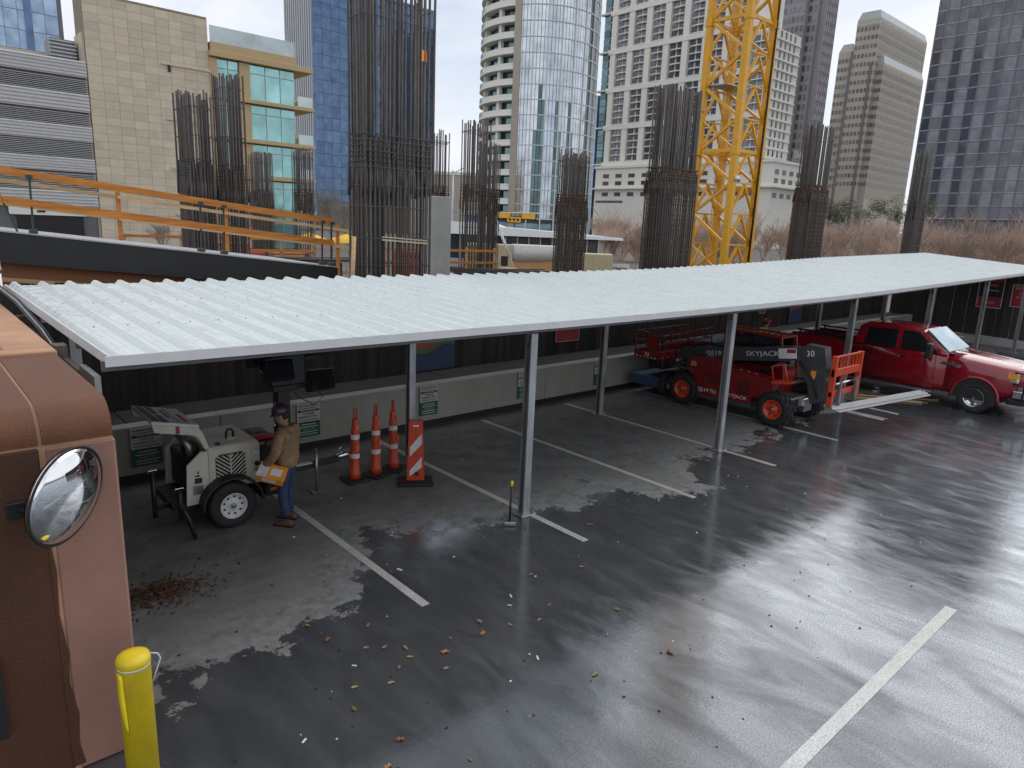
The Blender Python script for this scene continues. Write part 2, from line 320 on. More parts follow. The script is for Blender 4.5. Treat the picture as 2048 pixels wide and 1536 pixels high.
# ------------------------------------------------------------------ mesh building
class MB:
    def __init__(s, T=None): s.v = []; s.f = []; s.m = []; s.s = []; s.T = T
    def add(s, vs, fs, mi=0, sm=False):
        o = len(s.v)
        s.v += [tuple(s.T @ Vector(v)) for v in vs] if s.T is not None else [tuple(v) for v in vs]
        for f in fs: s.f.append(tuple(i+o for i in f)); s.m.append(mi); s.s.append(sm)
        return s
    def box(s, x0, x1, y0, y1, z0, z1, mi=0):
        return s.add([(x0,y0,z0),(x1,y0,z0),(x1,y1,z0),(x0,y1,z0),(x0,y0,z1),(x1,y0,z1),(x1,y1,z1),(x0,y1,z1)],
                     [(0,3,2,1),(4,5,6,7),(0,1,5,4),(1,2,6,5),(2,3,7,6),(3,0,4,7)], mi)
    def cbox(s, x0, x1, y0, y1, z0, z1, b=.01, mi=0):
        """box with chamfered edges"""
        vs = []; idx = {}
        for i, x in enumerate((x0, x1)):
            for j, y in enumerate((y0, y1)):
                for k, z in enumerate((z0, z1)):
                    sx, sy, sz = (b, -b)[i], (b, -b)[j], (b, -b)[k]
                    for a, q in enumerate(((x, y+sy, z+sz), (x+sx, y, z+sz), (x+sx, y+sy, z))):
                        idx[(i, j, k, a)] = len(vs); vs.append(q)
        I = lambda *t: idx[t]; fs = []
        for i in (0, 1): fs.append([I(i,0,0,0), I(i,1,0,0), I(i,1,1,0), I(i,0,1,0)])
        for j in (0, 1): fs.append([I(0,j,0,1), I(1,j,0,1), I(1,j,1,1), I(0,j,1,1)])
        for k in (0, 1): fs.append([I(0,0,k,2), I(1,0,k,2), I(1,1,k,2), I(0,1,k,2)])
        for i in (0, 1):
            for j in (0, 1): fs.append([I(i,j,0,0), I(i,j,0,1), I(i,j,1,1), I(i,j,1,0)])
            for k in (0, 1): fs.append([I(i,0,k,0), I(i,0,k,2), I(i,1,k,2), I(i,1,k,0)])
        for j in (0, 1):
            for k in (0, 1): fs.append([I(0,j,k,1), I(0,j,k,2), I(1,j,k,2), I(1,j,k,1)])
        for i in (0, 1):
            for j in (0, 1):
                for k in (0, 1): fs.append([I(i,j,k,0), I(i,j,k,1), I(i,j,k,2)])
        c = Vector(((x0+x1)/2, (y0+y1)/2, (z0+z1)/2))
        out = []
        for f in fs:
            p = [Vector(vs[i]) for i in f]; n = (p[1]-p[0]).cross(p[2]-p[0])
            out.append(tuple(f) if n.dot(sum(p, Vector())/len(p)-c) > 0 else tuple(reversed(f)))
        return s.add(vs, out, mi)
    def bar(s, p, q, w, h, mi=0, upv=(0, 0, 1)):
        p, q = Vector(p), Vector(q); d = (q-p).normalized(); u = Vector(upv)
        if abs(d.dot(u)) > .98: u = Vector((0, 1, 0))
        a = d.cross(u).normalized(); b = a.cross(d)
        vs = [c+a*w/2*i+b*h/2*j for c in (p, q) for i, j in ((-1,-1),(1,-1),(1,1),(-1,1))]
        return s.add(vs, [(0,1,2,3),(7,6,5,4),(0,4,5,1),(1,5,6,2),(2,6,7,3),(3,7,4,0)], mi)
    def tube(s, pts, r, n=8, mi=0, cap=True, closed=False):
        pts = [Vector(p) for p in pts]; k = len(pts); rr = r if isinstance(r, (list, tuple)) else [r]*k
        vs = []; prev = None
        for i, p in enumerate(pts):
            if closed: d = (pts[(i+1) % k]-pts[i-1]).normalized()
            else: d = (pts[min(i+1, k-1)]-pts[max(i-1, 0)]).normalized()
            u = prev if prev is not None else (Vector((0, 0, 1)) if abs(d.z) < .9 else Vector((1, 0, 0)))
            a = d.cross(u)
            if a.length < 1e-5: a = d.cross(Vector((0, 1, 0)))
            a.normalize(); b = a.cross(d); prev = b
            vs += [p+(a*math.cos(t)+b*math.sin(t))*rr[i] for t in [2*math.pi*j/n for j in range(n)]]
        fs = []
        for i in range(k if closed else k-1):
            o, q = i*n, ((i+1) % k)*n
            fs += [(o+j, o+(j+1) % n, q+(j+1) % n, q+j) for j in range(n)]
        s.add(vs, fs, mi, n > 4)
        if cap and not closed:
            o = len(s.v)-len(vs)
            for f in (tuple(o+j for j in reversed(range(n))), tuple(o+(k-1)*n+j for j in range(n))): s.f.append(f); s.m.append(mi); s.s.append(False)
        return s
    def lathe(s, prof, n=20, o=(0, 0, 0), axis='z', mi=0, sm=True, caps=(1, 1)):
        ax = {'z': lambda r, h, c, d: (r*c, r*d, h), 'x': lambda r, h, c, d: (h, r*c, r*d), 'y': lambda r, h, c, d: (r*c, h, r*d)}[axis]
        vs = []
        for r, h in prof:
            for j in range(n):
                t = 2*math.pi*j/n; p = ax(r, h, math.cos(t), math.sin(t)); vs.append((p[0]+o[0], p[1]+o[1], p[2]+o[2]))
        fs = [(i*n+j, i*n+(j+1) % n, (i+1)*n+(j+1) % n, (i+1)*n+j) for i in range(len(prof)-1) for j in range(n)]
        k = len(fs)
        if caps[0]: fs.append(tuple(reversed(range(n))))
        if caps[1]: fs.append(tuple((len(prof)-1)*n+j for j in range(n)))
        s.add(vs, fs, mi, sm)
        for j in range(len(fs)-k): s.s[-1-j] = False
        return s
    def prism(s, poly, axis, a, b, mi=0):
        """polygon (2D) extruded along an axis: 'x' poly=(y,z), 'y' poly=(x,z), 'z' poly=(x,y)"""
        f = {'x': lambda p, t: (t, p[0], p[1]), 'y': lambda p, t: (p[0], t, p[1]), 'z': lambda p, t: (p[0], p[1], t)}[axis]
        n = len(poly); vs = [f(p, a) for p in poly]+[f(p, b) for p in poly]
        return s.add(vs, [tuple(reversed(range(n))), tuple(range(n, 2*n))]+[(i, (i+1) % n, n+(i+1) % n, n+i) for i in range(n)], mi)
    def ball(s, c, r, n=14, k=8, mi=0):
        r = r if isinstance(r, (tuple, list)) else (r, r, r); vs = []; fs = []
        for i in range(k+1):
            a = math.pi*i/k
            for j in range(n): t = 2*math.pi*j/n; vs.append((c[0]+r[0]*math.sin(a)*math.cos(t), c[1]+r[1]*math.sin(a)*math.sin(t), c[2]-r[2]*math.cos(a)))
        for i in range(k):
            for j in range(n): fs.append((i*n+j, i*n+(j+1) % n, (i+1)*n+(j+1) % n, (i+1)*n+j))
        return s.add(vs, fs, mi, True)
    def loft(s, secs, mi=0, sm=False, closed=True, caps=True):
        n = len(secs[0]); vs = [p for q in secs for p in q]; fs = []
        for i in range(len(secs)-1):
            for j in range(n if closed else n-1): fs.append((i*n+j, i*n+(j+1) % n, (i+1)*n+(j+1) % n, (i+1)*n+j))
        if caps and closed: fs += [tuple(reversed(range(n))), tuple((len(secs)-1)*n+j for j in range(n))]
        return s.add(vs, fs, mi, sm)
    def mesh(s, name, mats):
        me = bpy.data.meshes.new(name); me.from_pydata(s.v, [], s.f)
        for m in (mats if isinstance(mats, (list, tuple)) else [mats]): me.materials.append(M[m])
        me.polygons.foreach_set('material_index', s.m); me.polygons.foreach_set('use_smooth', s.s); me.update()
        return me
    def obj(s, name, mats, parent=None, loc=None, rot=None):
        return link(name, s.mesh(name, mats), parent, loc, rot)
def link(name, me, parent=None, loc=None, rot=None, scale=None):
    o = bpy.data.objects.new(name, me); COL.objects.link(o)
    if parent is not None: o.parent = parent
    if loc is not None: o.location = loc
    if rot is not None: o.rotation_euler = rot
    if scale is not None: o.scale = scale
    return o
def tag(o, label=None, cat=None, group=None, kind=None):
    if label: o['label'] = label
    if cat: o['category'] = cat
    if group: o['group'] = group
    if kind: o['kind'] = kind
    return o
def thing(name, label, cat, loc=(0, 0, 0), rz=0, group=None):
    o = bpy.data.objects.new(name, None); COL.objects.link(o); o.empty_display_size = .2
    o.location = loc; o.rotation_euler = (0, 0, rz)
    return tag(o, label, cat, group)
def copy_tree(o, loc=None, rz=None, label=None, parent=None):
    c = o.copy(); COL.objects.link(c)
    if parent is not None: c.parent = parent
    if loc is not None: c.location = loc
    if rz is not None: c.rotation_euler = (0, 0, rz)
    if label: c['label'] = label
    for ch in list(o.children): copy_tree(ch, parent=c)
    return c
def pieces(name, me, parent, spots, cap=300):
    """alike pieces sharing one mesh: each its own part up to the limit, the rest one joined part. spot = (x,y,z[,rz[,sx,sy,sz]])"""
    for p in spots[:cap]:
        link(name, me, parent, p[:3], (0, 0, p[3]) if len(p) > 3 else None, p[4:7] if len(p) > 6 else None)
    rest = spots[cap:]
    if rest:
        vs = []; fs = []; mi = []
        bv = [v.co.copy() for v in me.vertices]; bf = [tuple(f.vertices) for f in me.polygons]; bm = [f.material_index for f in me.polygons]
        for p in rest:
            T = Matrix.Translation(p[:3]) @ Matrix.Rotation(p[3] if len(p) > 3 else 0, 4, 'Z') @ Matrix.Diagonal((*(p[4:7] if len(p) > 6 else (1, 1, 1)), 1))
            o = len(vs); vs += [tuple(T @ v) for v in bv]; fs += [tuple(i+o for i in f) for f in bf]; mi += bm
        m2 = bpy.data.meshes.new(name+'_field'); m2.from_pydata(vs, [], fs)
        for m in me.materials: m2.materials.append(m)
        m2.polygons.foreach_set('material_index', mi); m2.update()
        tag(link(name+'_field', m2, parent), kind='stuff')
FX = {}
def text(body, size, mat, parent, loc, rot, name='lettering', align='CENTER', extrude=.002, sx=1.0):
    key = (body, size, mat, align, extrude)
    if key not in FX:
        cu = bpy.data.curves.new('tmp', 'FONT'); cu.body = body; cu.size = size; cu.align_x = align; cu.align_y = 'CENTER'; cu.extrude = extrude; cu.resolution_u = 2
        t = bpy.data.objects.new('tmp', cu); COL.objects.link(t)
        bpy.context.view_layer.update()
        me = bpy.data.meshes.new_from_object(t.evaluated_get(bpy.context.evaluated_depsgraph_get()))
        bpy.data.objects.remove(t); me.name = name; me.materials.clear(); me.materials.append(M[mat]); FX[key] = me
    return link(name, FX[key], parent, loc, rot, (sx, 1, 1))
FY = (R(90), 0, 0)            # lettering on a face that looks toward -Y
FXm = (R(90), 0, R(-90))      # lettering on a face that looks toward -X

# ------------------------------------------------------------------ ground
tag(MB().add([(-2500, -2500, -.03), (2500, -2500, -.03), (2500, 2500, -.03), (-2500, 2500, -.03)], [(0, 1, 2, 3)]).obj('ground', 'site_ground'), kind='structure')
deck = tag(MB().box(-25, 60, -30, 13.4, -.025, 0).obj('parking_deck', 'deck'), kind='structure')
for i, (x, y0, y1) in enumerate([(1.5, 11.7, 11.9), (4.27, 6.06, 11.75), (7.08, 6.08, 11.78), (9.83, 6.09, 11.82), (12.6, 6.09, 11.85), (15.46, 6.12, 11.86), (18.5, 6.2, 11.9), (21.4, 6.2, 11.9), (24.3, 6.2, 11.9), (27.2, 6.2, 11.9)]):
    if i: MB().box(x-.055, x+.055, y0, y1, .002, .005).obj('stall_line', 'line', deck)
MB().box(3.2, 9.35, 1.98, 2.11, .002, .005).obj('aisle_line', 'line', deck)
MB().box(28, 34, 3.4, 3.5, .002, .005).obj('aisle_line', 'line', deck)

# ------------------------------------------------------------------ parapet, ledge, fences
par = thing('parapet_wall', 'long low beige parapet wall along the back of the parking stalls', 'wall', (0, 12.2, 0))
for k, (a, b) in enumerate([(-4, 4.1), (4.11, 12.2), (12.21, 20.3), (20.31, 28.6), (28.61, 37.5)]):
    MB().cbox(a, b, 0, .26, .0, .9, .012).obj('wall_segment', 'parapet', par)
    MB().cbox(a, b, -.012, .27, .9, .925, .006).obj('coping', 'concrete', par)
MB().box(-4, 37.5, -.022, -.002, .0, .11).obj('base_strip', 'tar', par)
led = thing('ledge', 'dark stained concrete ledge between the parapet wall and the board fence', 'ledge', (0, 12.46, 0))
xx = -4.0
while xx < 37.4:
    w = min(3.35, 37.5-xx)
    MB().cbox(xx, xx+w-.015, .012, .93, .78, .905+.01*rnd.random(), .008).obj('ledge_slab', 'ledge', led); xx += w
MB().box(-4, 37.5, .02, .93, 0, .77).obj('fill', 'concrete', led)
fen = thing('board_fence', 'tall dark brown vertical board fence running behind the parking stalls', 'fence', (0, 13.42, .7))
boards = [MB().cbox(-.07, .07, -.011, .011, 0, 2.42, .003).mesh('board', 'fence') for _ in range(3)]
x = .95; n = 0
while x < 37.4:
    link('board', boards[n % 3], fen, (x, rnd.uniform(-.008, .008), rnd.uniform(.0, .03)), (0, 0, rnd.uniform(-.01, .01)), (1, 1, 1+rnd.uniform(-.02, .02))); x += .1413; n += 1
for z in (.35, 1.25, 2.15): MB().box(.9, 37.4, .025, .065, z, z+.09).obj('rail', 'grey_timber', fen)
x = 1.5
while x < 37: MB().box(x-.05, x+.05, .07, .17, -.7, 2.2).obj('post', 'grey_timber', fen); x += 2.44
ffe = thing('board_fence', 'very dark wide-plank fence closing the far right end of the lot', 'fence', (37.62, 0, .3))
wb = MB().cbox(-.012, .012, -.15, .15, 0, 3.05, .004).mesh('board', 'far_fence')
y = 13.2
while y > -9: link('board', wb, ffe, (rnd.uniform(-.006, .006), y, rnd.uniform(-.01, .01))); y -= .305
for z in (.5, 1.5, 2.5): MB().box(.015, .06, -9, 13.3, z, z+.1).obj('rail', 'grey_timber', ffe)
k = thing('kerb', 'low pale concrete kerb at the foot of the far dark fence', 'kerb', (37, 0, 0))
y = -9.0
while y < 12: MB().cbox(-.25, .55, y, y+2.98, 0, .3, .015).obj('kerb_stone', 'concrete', k); y += 3

# ------------------------------------------------------------------ carport roof
def lerp_tab(t, x):
    if x <= t[0][0]: return t[0][1]
    for (a, b), (c, d) in zip(t, t[1:]):
        if x <= c: return b+(d-b)*(x-a)/(c-a)
    return t[-1][1]
ZF = [(1.4, 2.985), (7, 2.955), (12, 2.955), (17.6, 3.0), (34, 3.32), (40, 3.43)]
ZR = [(1.2, 3.21), (12, 3.22), (16.7, 3.26), (22.2, 3.41), (27.5, 3.59), (39, 3.84)]
Y0, Y1 = 7.2, 12.6
RX0, RX1 = 1.42, 38.4
def rz(x, y): a, b = lerp_tab(ZF, x), lerp_tab(ZR, x); return a+(b-a)*(y-Y0)/(Y1-Y0)
car = thing('carport', 'long open carport with white ribbed metal roof over the parking stalls', 'carport', (0, 0, 0))
PITCHR = .35
prof = [(0, 0), (.022, 0), (.068, .058), (.112, .058), (.158, 0), (.2, 0), (.207, .006), (.218, .006), (.225, 0), (.285, 0), (.292, .006), (.303, .006), (.31, 0)]
x = RX0
while x < RX1-.2:
    P = [(i*PITCHR+a, h) for i in range(3) for a, h in prof]+[(3*PITCHR+.012, 0)]
    ys = [Y0+(Y1-Y0)*t/6 for t in range(7)]; vs = []; fs = []; n = len(P)
    for lay, dz in ((0, 0), (1, -.006)):
        for yy in ys: vs += [(x+a+.05-.033*(yy-Y0), yy, rz(x+a, yy)+h+dz+.02) for a, h in P]
    for lay in (0, 1):
        o = lay*7*n
        for i in range(6):
            for j in range(n-1):
                q = (o+i*n+j, o+i*n+j+1, o+(i+1)*n+j+1, o+(i+1)*n+j); fs.append(q if lay == 0 else q[::-1])
    b = MB(); b.add(vs, fs[:len(fs)//2], 0); nv = len(vs)
    b.f = []; b.m = []; b.s = []
    for i, q in enumerate(fs): b.f.append(q); b.m.append(0 if i < len(fs)//2 else 1); b.s.append(False)
    pan = b.obj('roof_panel', ['roof', 'underside'], car)
    x += 3*PITCHR
# screw heads along the eave and ridge of the nearest panels
sc = MB().lathe([(.009, 0), (.009, .006), (.004, .009)], 6).mesh('screw', 'galv_dark')
for i in range(40):
    xx = RX0+.26+i*PITCHR
    for yy in (7.27, 9.0, 10.72): link('screw', sc, car, (xx, yy+rnd.uniform(-.03, .03), rz(xx, yy)+.0205))
def along(name, y, z0, z1, w, mat, dz0=0.0):
    secs = []
    for t in range(13):
        xx = RX0-.01+(RX1-RX0+.02)*t/12; zz = rz(xx, y)
        secs.append([(xx, y-w/2, zz+z0), (xx, y+w/2, zz+z0), (xx, y+w/2, zz+z1), (xx, y-w/2, zz+z1)])
    return MB().loft(secs).obj(name, mat, car)
along('eave_trim', 7.185, -.022, .078, .022, 'trim')
along('front_beam', 7.36, -.1, -.004, .06, 'galv_dark')
for yy in (8.5, 9.6): along('purlin', yy, -.11, -.004, .06, 'galv_dark')
along('rear_beam', 10.67, -.2, -.004, .07, 'galv')
along('purlin', 11.9, -.11, -.004, .06, 'galv_dark')
MB().add([(RX0+.02, 7.18, 2.962), (RX0+.045, 7.18, 2.962), (RX0+.045, 7.18, 3.062), (RX0+.02, 7.18, 3.062), (RX0-.158, 12.6, 3.14), (RX0-.133, 12.6, 3.14), (RX0-.133, 12.6, 3.25), (RX0-.158, 12.6, 3.25)],
    [(0,3,2,1),(4,5,6,7),(0,1,5,4),(1,2,6,5),(2,3,7,6),(3,0,4,7)]).obj('gable_trim', 'trim', car)
def post(x, y, base=True):
    h = rz(x, y)-.1 if y < 9 else rz(x, y)-.2
    w = .065
    b = MB()                       # lipped channel, open toward -X
    b.box(w-.006, w, -w, w, 0, h); b.box(-w, w-.006, -w, -w+.006, 0, h); b.box(-w, w-.006, w-.006, w, 0, h)
    b.box(-w, -w+.006, -w+.006, -w+.03, 0, h); b.box(-w, -w+.006, w-.03, w-.006, 0, h)
    o = b.obj('post', 'galv', car, (x, y, 0))
    MB().cbox(-.15, .15, -.13, .13, .006, .02, .003).obj('base_plate', 'galv', o)
    nut = MB().lathe([(.016, .02), (.016, .034), (.007, .034), (.007, .055)], 6).mesh('anchor_bolt', 'steel')
    for sx in (-.12, .12):
        for sy in (-.1, .1): link('anchor_bolt', nut, o, (sx, sy, 0))
    MB().box(-.09, .09, -.002, .004, h-.14, h+.06).obj('cleat', 'galv_dark', o)
for x, y in [(7.0, 7.33), (12.54, 7.35), (18.6, 7.46), (23.9, 7.33), (29.5, 7.33), (35.1, 7.33), (1.75, 10.67), (7.1, 10.67), (12.57, 10.67), (18.3, 10.67), (23.8, 10.67), (29.5, 10.67), (35.1, 10.67)]: post(x, y)

# timber end frame below the left gable
te = thing('gable_screen', 'weathered timber post and header below the left edge of the white roof', 'timber screen', (1.33, 0, 0))
MB().cbox(-.03, .03, 7.9, 12.4, 2.55, 2.82, .006).obj('header', 'grey_timber', te)
for y in (8.75, 11.3): MB().cbox(-.09, .03, y-.1, y+.1, 0, 2.95, .006).obj('post', 'grey_timber', te)
for i in range(22): MB().cbox(.035, .055, 8.95+i*.15, 9.085+i*.15, .9, 2.6, .003).obj('board', 'far_fence', te)
MB().box(-.01, .045, 7.25, 7.9, 2.7, 2.87).obj('bracket', 'galv', te)

# ------------------------------------------------------------------ stucco booth at the left
bo = thing('stucco_booth', 'brown and pink stucco booth with flat gritty top at the left edge', 'booth', (0, 0, 0))
BX, BY = 1.13, 5.72
zt, zj = 3.0, 2.73
def capsec(x):
    pts = [(BY+.005, zj)]
    for i in range(15): a = math.pi/2*i/14; pts.append((BY+.005+.27-.27*math.cos(a), zj+.03+(zt-zj-.03)*math.sin(a)))
    pts += [(7.9, zt), (7.9, zj)]
    return [(x, y, z) for y, z in pts]
MB().loft([capsec(.68), capsec(BX)]).obj('cap', 'stucco_wet', bo)
MB().loft([capsec(-3.2), capsec(.655)]).obj('cap', 'stucco_wet', bo)
MB().loft([[(p[0], p[1]+.012, p[2]-.012) for p in capsec(.65)], [(p[0], p[1]+.012, p[2]-.012) for p in capsec(.69)]]).obj('control_joint', 'coping', bo)
MB().cbox(.685, BX+.015, BY, 7.9, 0, zj-.02, .02).obj('dry_panel', 'stucco_dry', bo)
MB().cbox(-3.2, .655, BY, 7.9, 0, zj-.02, .012).obj('wet_panel', 'stucco_damp', bo)
MB().box(.64, .70, BY+.012, BY+.3, 0, zj-.03).obj('control_joint', 'coping', bo)
MB().box(-3.2, BX, BY+.014, 7.8, zj-.03, zj+.01).obj('control_joint', 'coping', bo)
# damp stain that creeps over the joint onto the dry panel
st = [(.684, 2.5), (.69, 2.1), (.72, 1.75), (.705, 1.4), (.735, 1.05), (.72, .8), (.76, .5), (.74, .25), (.77, .05), (.684, .05)]
MB().prism([(a-.04, b) for a, b in st], 'y', BY-.003, BY+.01).obj('damp_stain', 'stucco_damp', bo)
MB().cbox(.74, BX+.02, 8.17, 12.4, 2.4, zt+.03, .012).obj('coping', 'coping', bo)
MB().cbox(-3.2, BX+.02, 7.92, 8.16, 2.4, zt+.03, .012).obj('coping', 'coping', bo)
MB().box(-3.2, .735, 8.165, 12.4, 2.4, 2.9).obj('roof', 'ledge', bo)
MB().box(-3.2, BX-.01, 7.95, 12.35, 0, 2.39).obj('wall', 'stucco_dry', bo)
MB().cbox(.2, .275, BY-.05, BY-.005, .55, 1.2, .01).obj('dark_window_frame', 'black', bo)
# convex mirror
mi = thing('convex_mirror', 'large round convex traffic mirror with black rim on the pink stucco wall', 'mirror', (.757, 5.43, 2.423))
nrm = Vector((.671, -.719, -.174)).normalized()
q = nrm.to_track_quat('Z', 'X').to_euler()
RM = .355
dome = [(max(.004, RM*math.sin(a)/math.sin(.62)), (math.cos(a)-math.cos(.62))*RM/math.sin(.62)) for a in [.62*(1-i/10) for i in range(11)]]
MB().lathe([(RM*.98, -.03)]+dome, 56).obj('mirror_face', 'mirror', mi, rot=q)
MB().tube([(RM*math.cos(t), RM*math.sin(t), 0) for t in [2*math.pi*i/56 for i in range(56)]], .009, 8, closed=True).obj('rim', 'rubber', mi, rot=q)
MB().lathe([(RM*.97, -.04), (RM*.6, -.1), (.08, -.12)], 40).obj('back_shell', 'black', mi, rot=q)
MB().tube([(-.05, .1, -.02), (-.22, .12, -.1), (-.28, .25, -.12)], .018).obj('arm', 'black', mi)
MB().cbox(-.34, -.22, .22, .25, -.18, -.06, .005).obj('wall_plate', 'black', mi)
def bollard(x, y, label, tape):
    b = thing('bollard', label, 'bollard', (x, y, 0), group=None)
    MB().lathe([(.115, 0), (.115, 1.06), (.119, 1.065), (.119, 1.1), (.11, 1.125), (.06, 1.14), (.004, 1.145)], 32).obj('sleeve', 'yellow_paint', b)
    MB().lathe([(.1165, 1.045), (.1165, 1.06)], 32).obj('cap_seam', 'trim', b)
    MB().lathe([(.14, 0), (.14, .02), (.12, .03)], 24).obj('base_ring', 'concrete', b)
    if tape:
        def ang(t, z, r): return (r*math.cos(t), r*math.sin(t), z)
        secs = []
        for i in range(10):
            u = i/9; z = 1.04-.5*u; w = .055*(1-u)**.7+.008; t = R(200+20*u)
            secs.append([ang(t-w*9*.5, z, .122+.012*math.sin(3*u)), ang(t+w*9*.5, z-.02, .122), ang(t+w*9*.5, z-.022, .119), ang(t-w*9*.5, z-.002, .119)])
        MB().loft(secs, sm=True).obj('torn_tape', 'yellow_tape', b)
        MB().tube([(.11, .02, 1.09), (.17, .0, 1.07), (.185, -.01, 1.03), (.15, -.02, .95), (.118, -.02, .86)], .006, 6).obj('cable_loop', 'white_metal', b)
    return b
bollard(1.04, 5.28, 'yellow bollard with a torn strip of tape in front of the pink wall', True)
bollard(1.07, 8.15, 'yellow bollard mostly hidden behind the pink corner of the booth', False)
# conduit and cables behind the booth
gp = thing('vent_pipe', 'upright grey pipe rising behind the booth at the left edge', 'pipe', (1.36, 14.3, 0))
MB().lathe([(.055, 0), (.055, 3.5)], 16).obj('pipe', 'galv', gp); MB().lathe([(.07, 3.3), (.07, 3.36)], 16).obj('collar', 'galv_dark', gp)
cab = thing('cables', 'bundle of dark cables draped along the booth edge', 'cables', (1.18, 11, 2.95))
for i in range(3):
    MB().tube([(-.5+.03*i, 3, .45), (-.1+.03*i, 1.6, .35), (.05+.03*i, .4, .18), (.08+.03*i, -1.2, .02), (.07+.03*i, -2.2, -.1)], .014, 8).obj('cable', ['black', 'galv', 'black'][i], cab)

# ------------------------------------------------------------------ signs
where = ['behind the white generator trailer', 'behind the man in the tan jacket', 'just right of the striped vertical panel', 'half hidden by the nearest front post', 'beside the second rear post']
for i, x in enumerate([2.88, 5.75, 8.57, 11.46, 14.27]):
    s = thing('parking_sign', 'white and green visitor parking sign on the parapet ' + where[i], 'sign', (x, 12.17, .24), group='parking signs on the parapet')
    MB().cbox(-.235, .235, -.012, 0, .305, .66, .002).obj('white_panel', 'sign_white', s)
    MB().cbox(-.235, .235, -.012, 0, 0, .3, .002).obj('green_panel', 'sign_green', s)
    MB().box(-.22, .22, -.015, -.0125, .5, .54).obj('black_band', 'sign_black', s)
    for t, sz, z, m in [('NIYAMA PARKING', .052, .62, 'sign_black'), ('VISITOR PARKING', .036, .52, 'sign_white'), ('2 HOUR', .062, .46, 'sign_black'), ('PARKING ONLY', .056, .4, 'sign_black'), ('EXCEPT FOR', .042, .15, 'sign_white')]:
        text(t, sz, m, s, (0, -.0165, z), FY)
    for z, w in [(.573, .2), (.345, .2)]: MB().box(-w, w, -.0145, -.0125, z-.006, z+.006).obj('small_print', 'sign_black', s)
    for z, w in [(.25, .15), (.2, .18), (.1, .18), (.05, .16)]: MB().box(-w, w, -.0145, -.0125, z-.009, z+.009).obj('small_print', 'sign_white', s)
bn = thing('banner', 'orange and dark blue banner hung on the board fence beside a post', 'banner', (9.57, 13.36, .95))
MB().cbox(-.58, .58, -.012, 0, 0, 1.25, .002).obj('blue_field', 'banner_blue', bn)
MB().prism([(-.57, 1.24), (-.57, .52), (-.3, .48), (0, .6), (.25, .72), (.57, .68), (.57, 1.24)], 'y', -.018, -.0125).obj('orange_field', 'banner_orange', bn)
MB().prism([(-.57, .56), (-.57, .44), (-.3, .4), (0, .5), (.25, .62), (.57, .58), (.57, .7), (.25, .75), (0, .63), (-.3, .52)], 'y', -.0225, -.0185).obj('green_wave', 'banner_green', bn)
bn2 = thing('banner', 'orange and blue banner on the fence above the red telehandler cab', 'banner', (27.6, 13.36, .95))
MB().cbox(-.55, .55, -.012, 0, 0, 1.25, .002).obj('blue_field', 'banner_blue', bn2)
MB().prism([(-.54, 1.24), (-.54, .52), (0, .6), (.54, .7), (.54, 1.24)], 'y', -.018, -.0125).obj('orange_field', 'banner_orange', bn2)
def red_sign(x, z, w, h, label, lines):
    s = thing('red_sign', label, 'sign', (x, 13.37, z), group='red notices on the fences')
    MB().cbox(-w/2, w/2, -.01, 0, 0, h, .002).obj('panel', 'sign_red', s)
    b = MB()
    for a in ((-w/2, -w/2+.015, 0, h), (w/2-.015, w/2, 0, h), (-w/2, w/2, 0, .015), (-w/2, w/2, h-.015, h)): b.box(a[0], a[1], -.014, -.0105, a[2], a[3])
    b.obj('border', 'sign_white', s)
    for t, sz, zz in lines: text(t, sz, 'sign_white', s, (0, -.013, zz*h), FY)
    for zz in (.3, .2, .12): MB().box(-w*.4, w*.4, -.0125, -.0105, zz*h-.007, zz*h+.007).obj('small_print', 'banner_orange', s)
red_sign(14.15, 1.27, .95, .62, 'red notice with white border on the fence right of the nearest post', [('NO PARKING', .12, .82), ('OR TRESPASSING', .085, .6)])
red_sign(24.9, 1.5, .5, .8, 'small red notice on the fence behind the pickup bed', [])
def far_sign(y, z, w, h, label, two, lines):
    s = thing('red_sign', label, 'sign', (37.58, y, z), group='red notices on the fences')
    MB().cbox(-.01, 0, -w/2, w/2, 0, h, .002).obj('panel', 'sign_red', s)
    if two: MB().box(-.014, -.0105, -w/2+.04, w/2-.04, h*.33, h*.78).obj('black_field', 'sign_black', s)
    b = MB()
    for a in ((-w/2, -w/2+.03, 0, h), (w/2-.03, w/2, 0, h), (-w/2, w/2, 0, .03), (-w/2, w/2, h-.03, h)): b.box(-.013, -.0105, a[0], a[1], a[2], a[3])
    b.obj('border', 'sign_white', s)
    for t, sz, zz, m in lines: text(t, sz, m, s, (-.0175, 0, zz*h), FXm)
far_sign(9.15, 1.6, 1.0, 1.5, 'red and black notice on the far dark fence behind a post', True, [('NO PARKING', .14, .9, 'sign_white'), ('TOWED', .15, .68, 'sign_orange_dummy' if False else 'amber'), ('WARNING', .13, .53, 'sign_white'), ('PRIVATE', .12, .16, 'sign_white')])
far_sign(7.72, 1.75, 1.25, 1.0, 'red warning notice on the far dark fence at the right edge', False, [('WARNING', .22, .83, 'sign_white'), ('DO NOT', .17, .6, 'sign_white'), ('ATTENDANT', .15, .42, 'sign_white'), ('CALL POLICE', .1, .25, 'sign_white')])

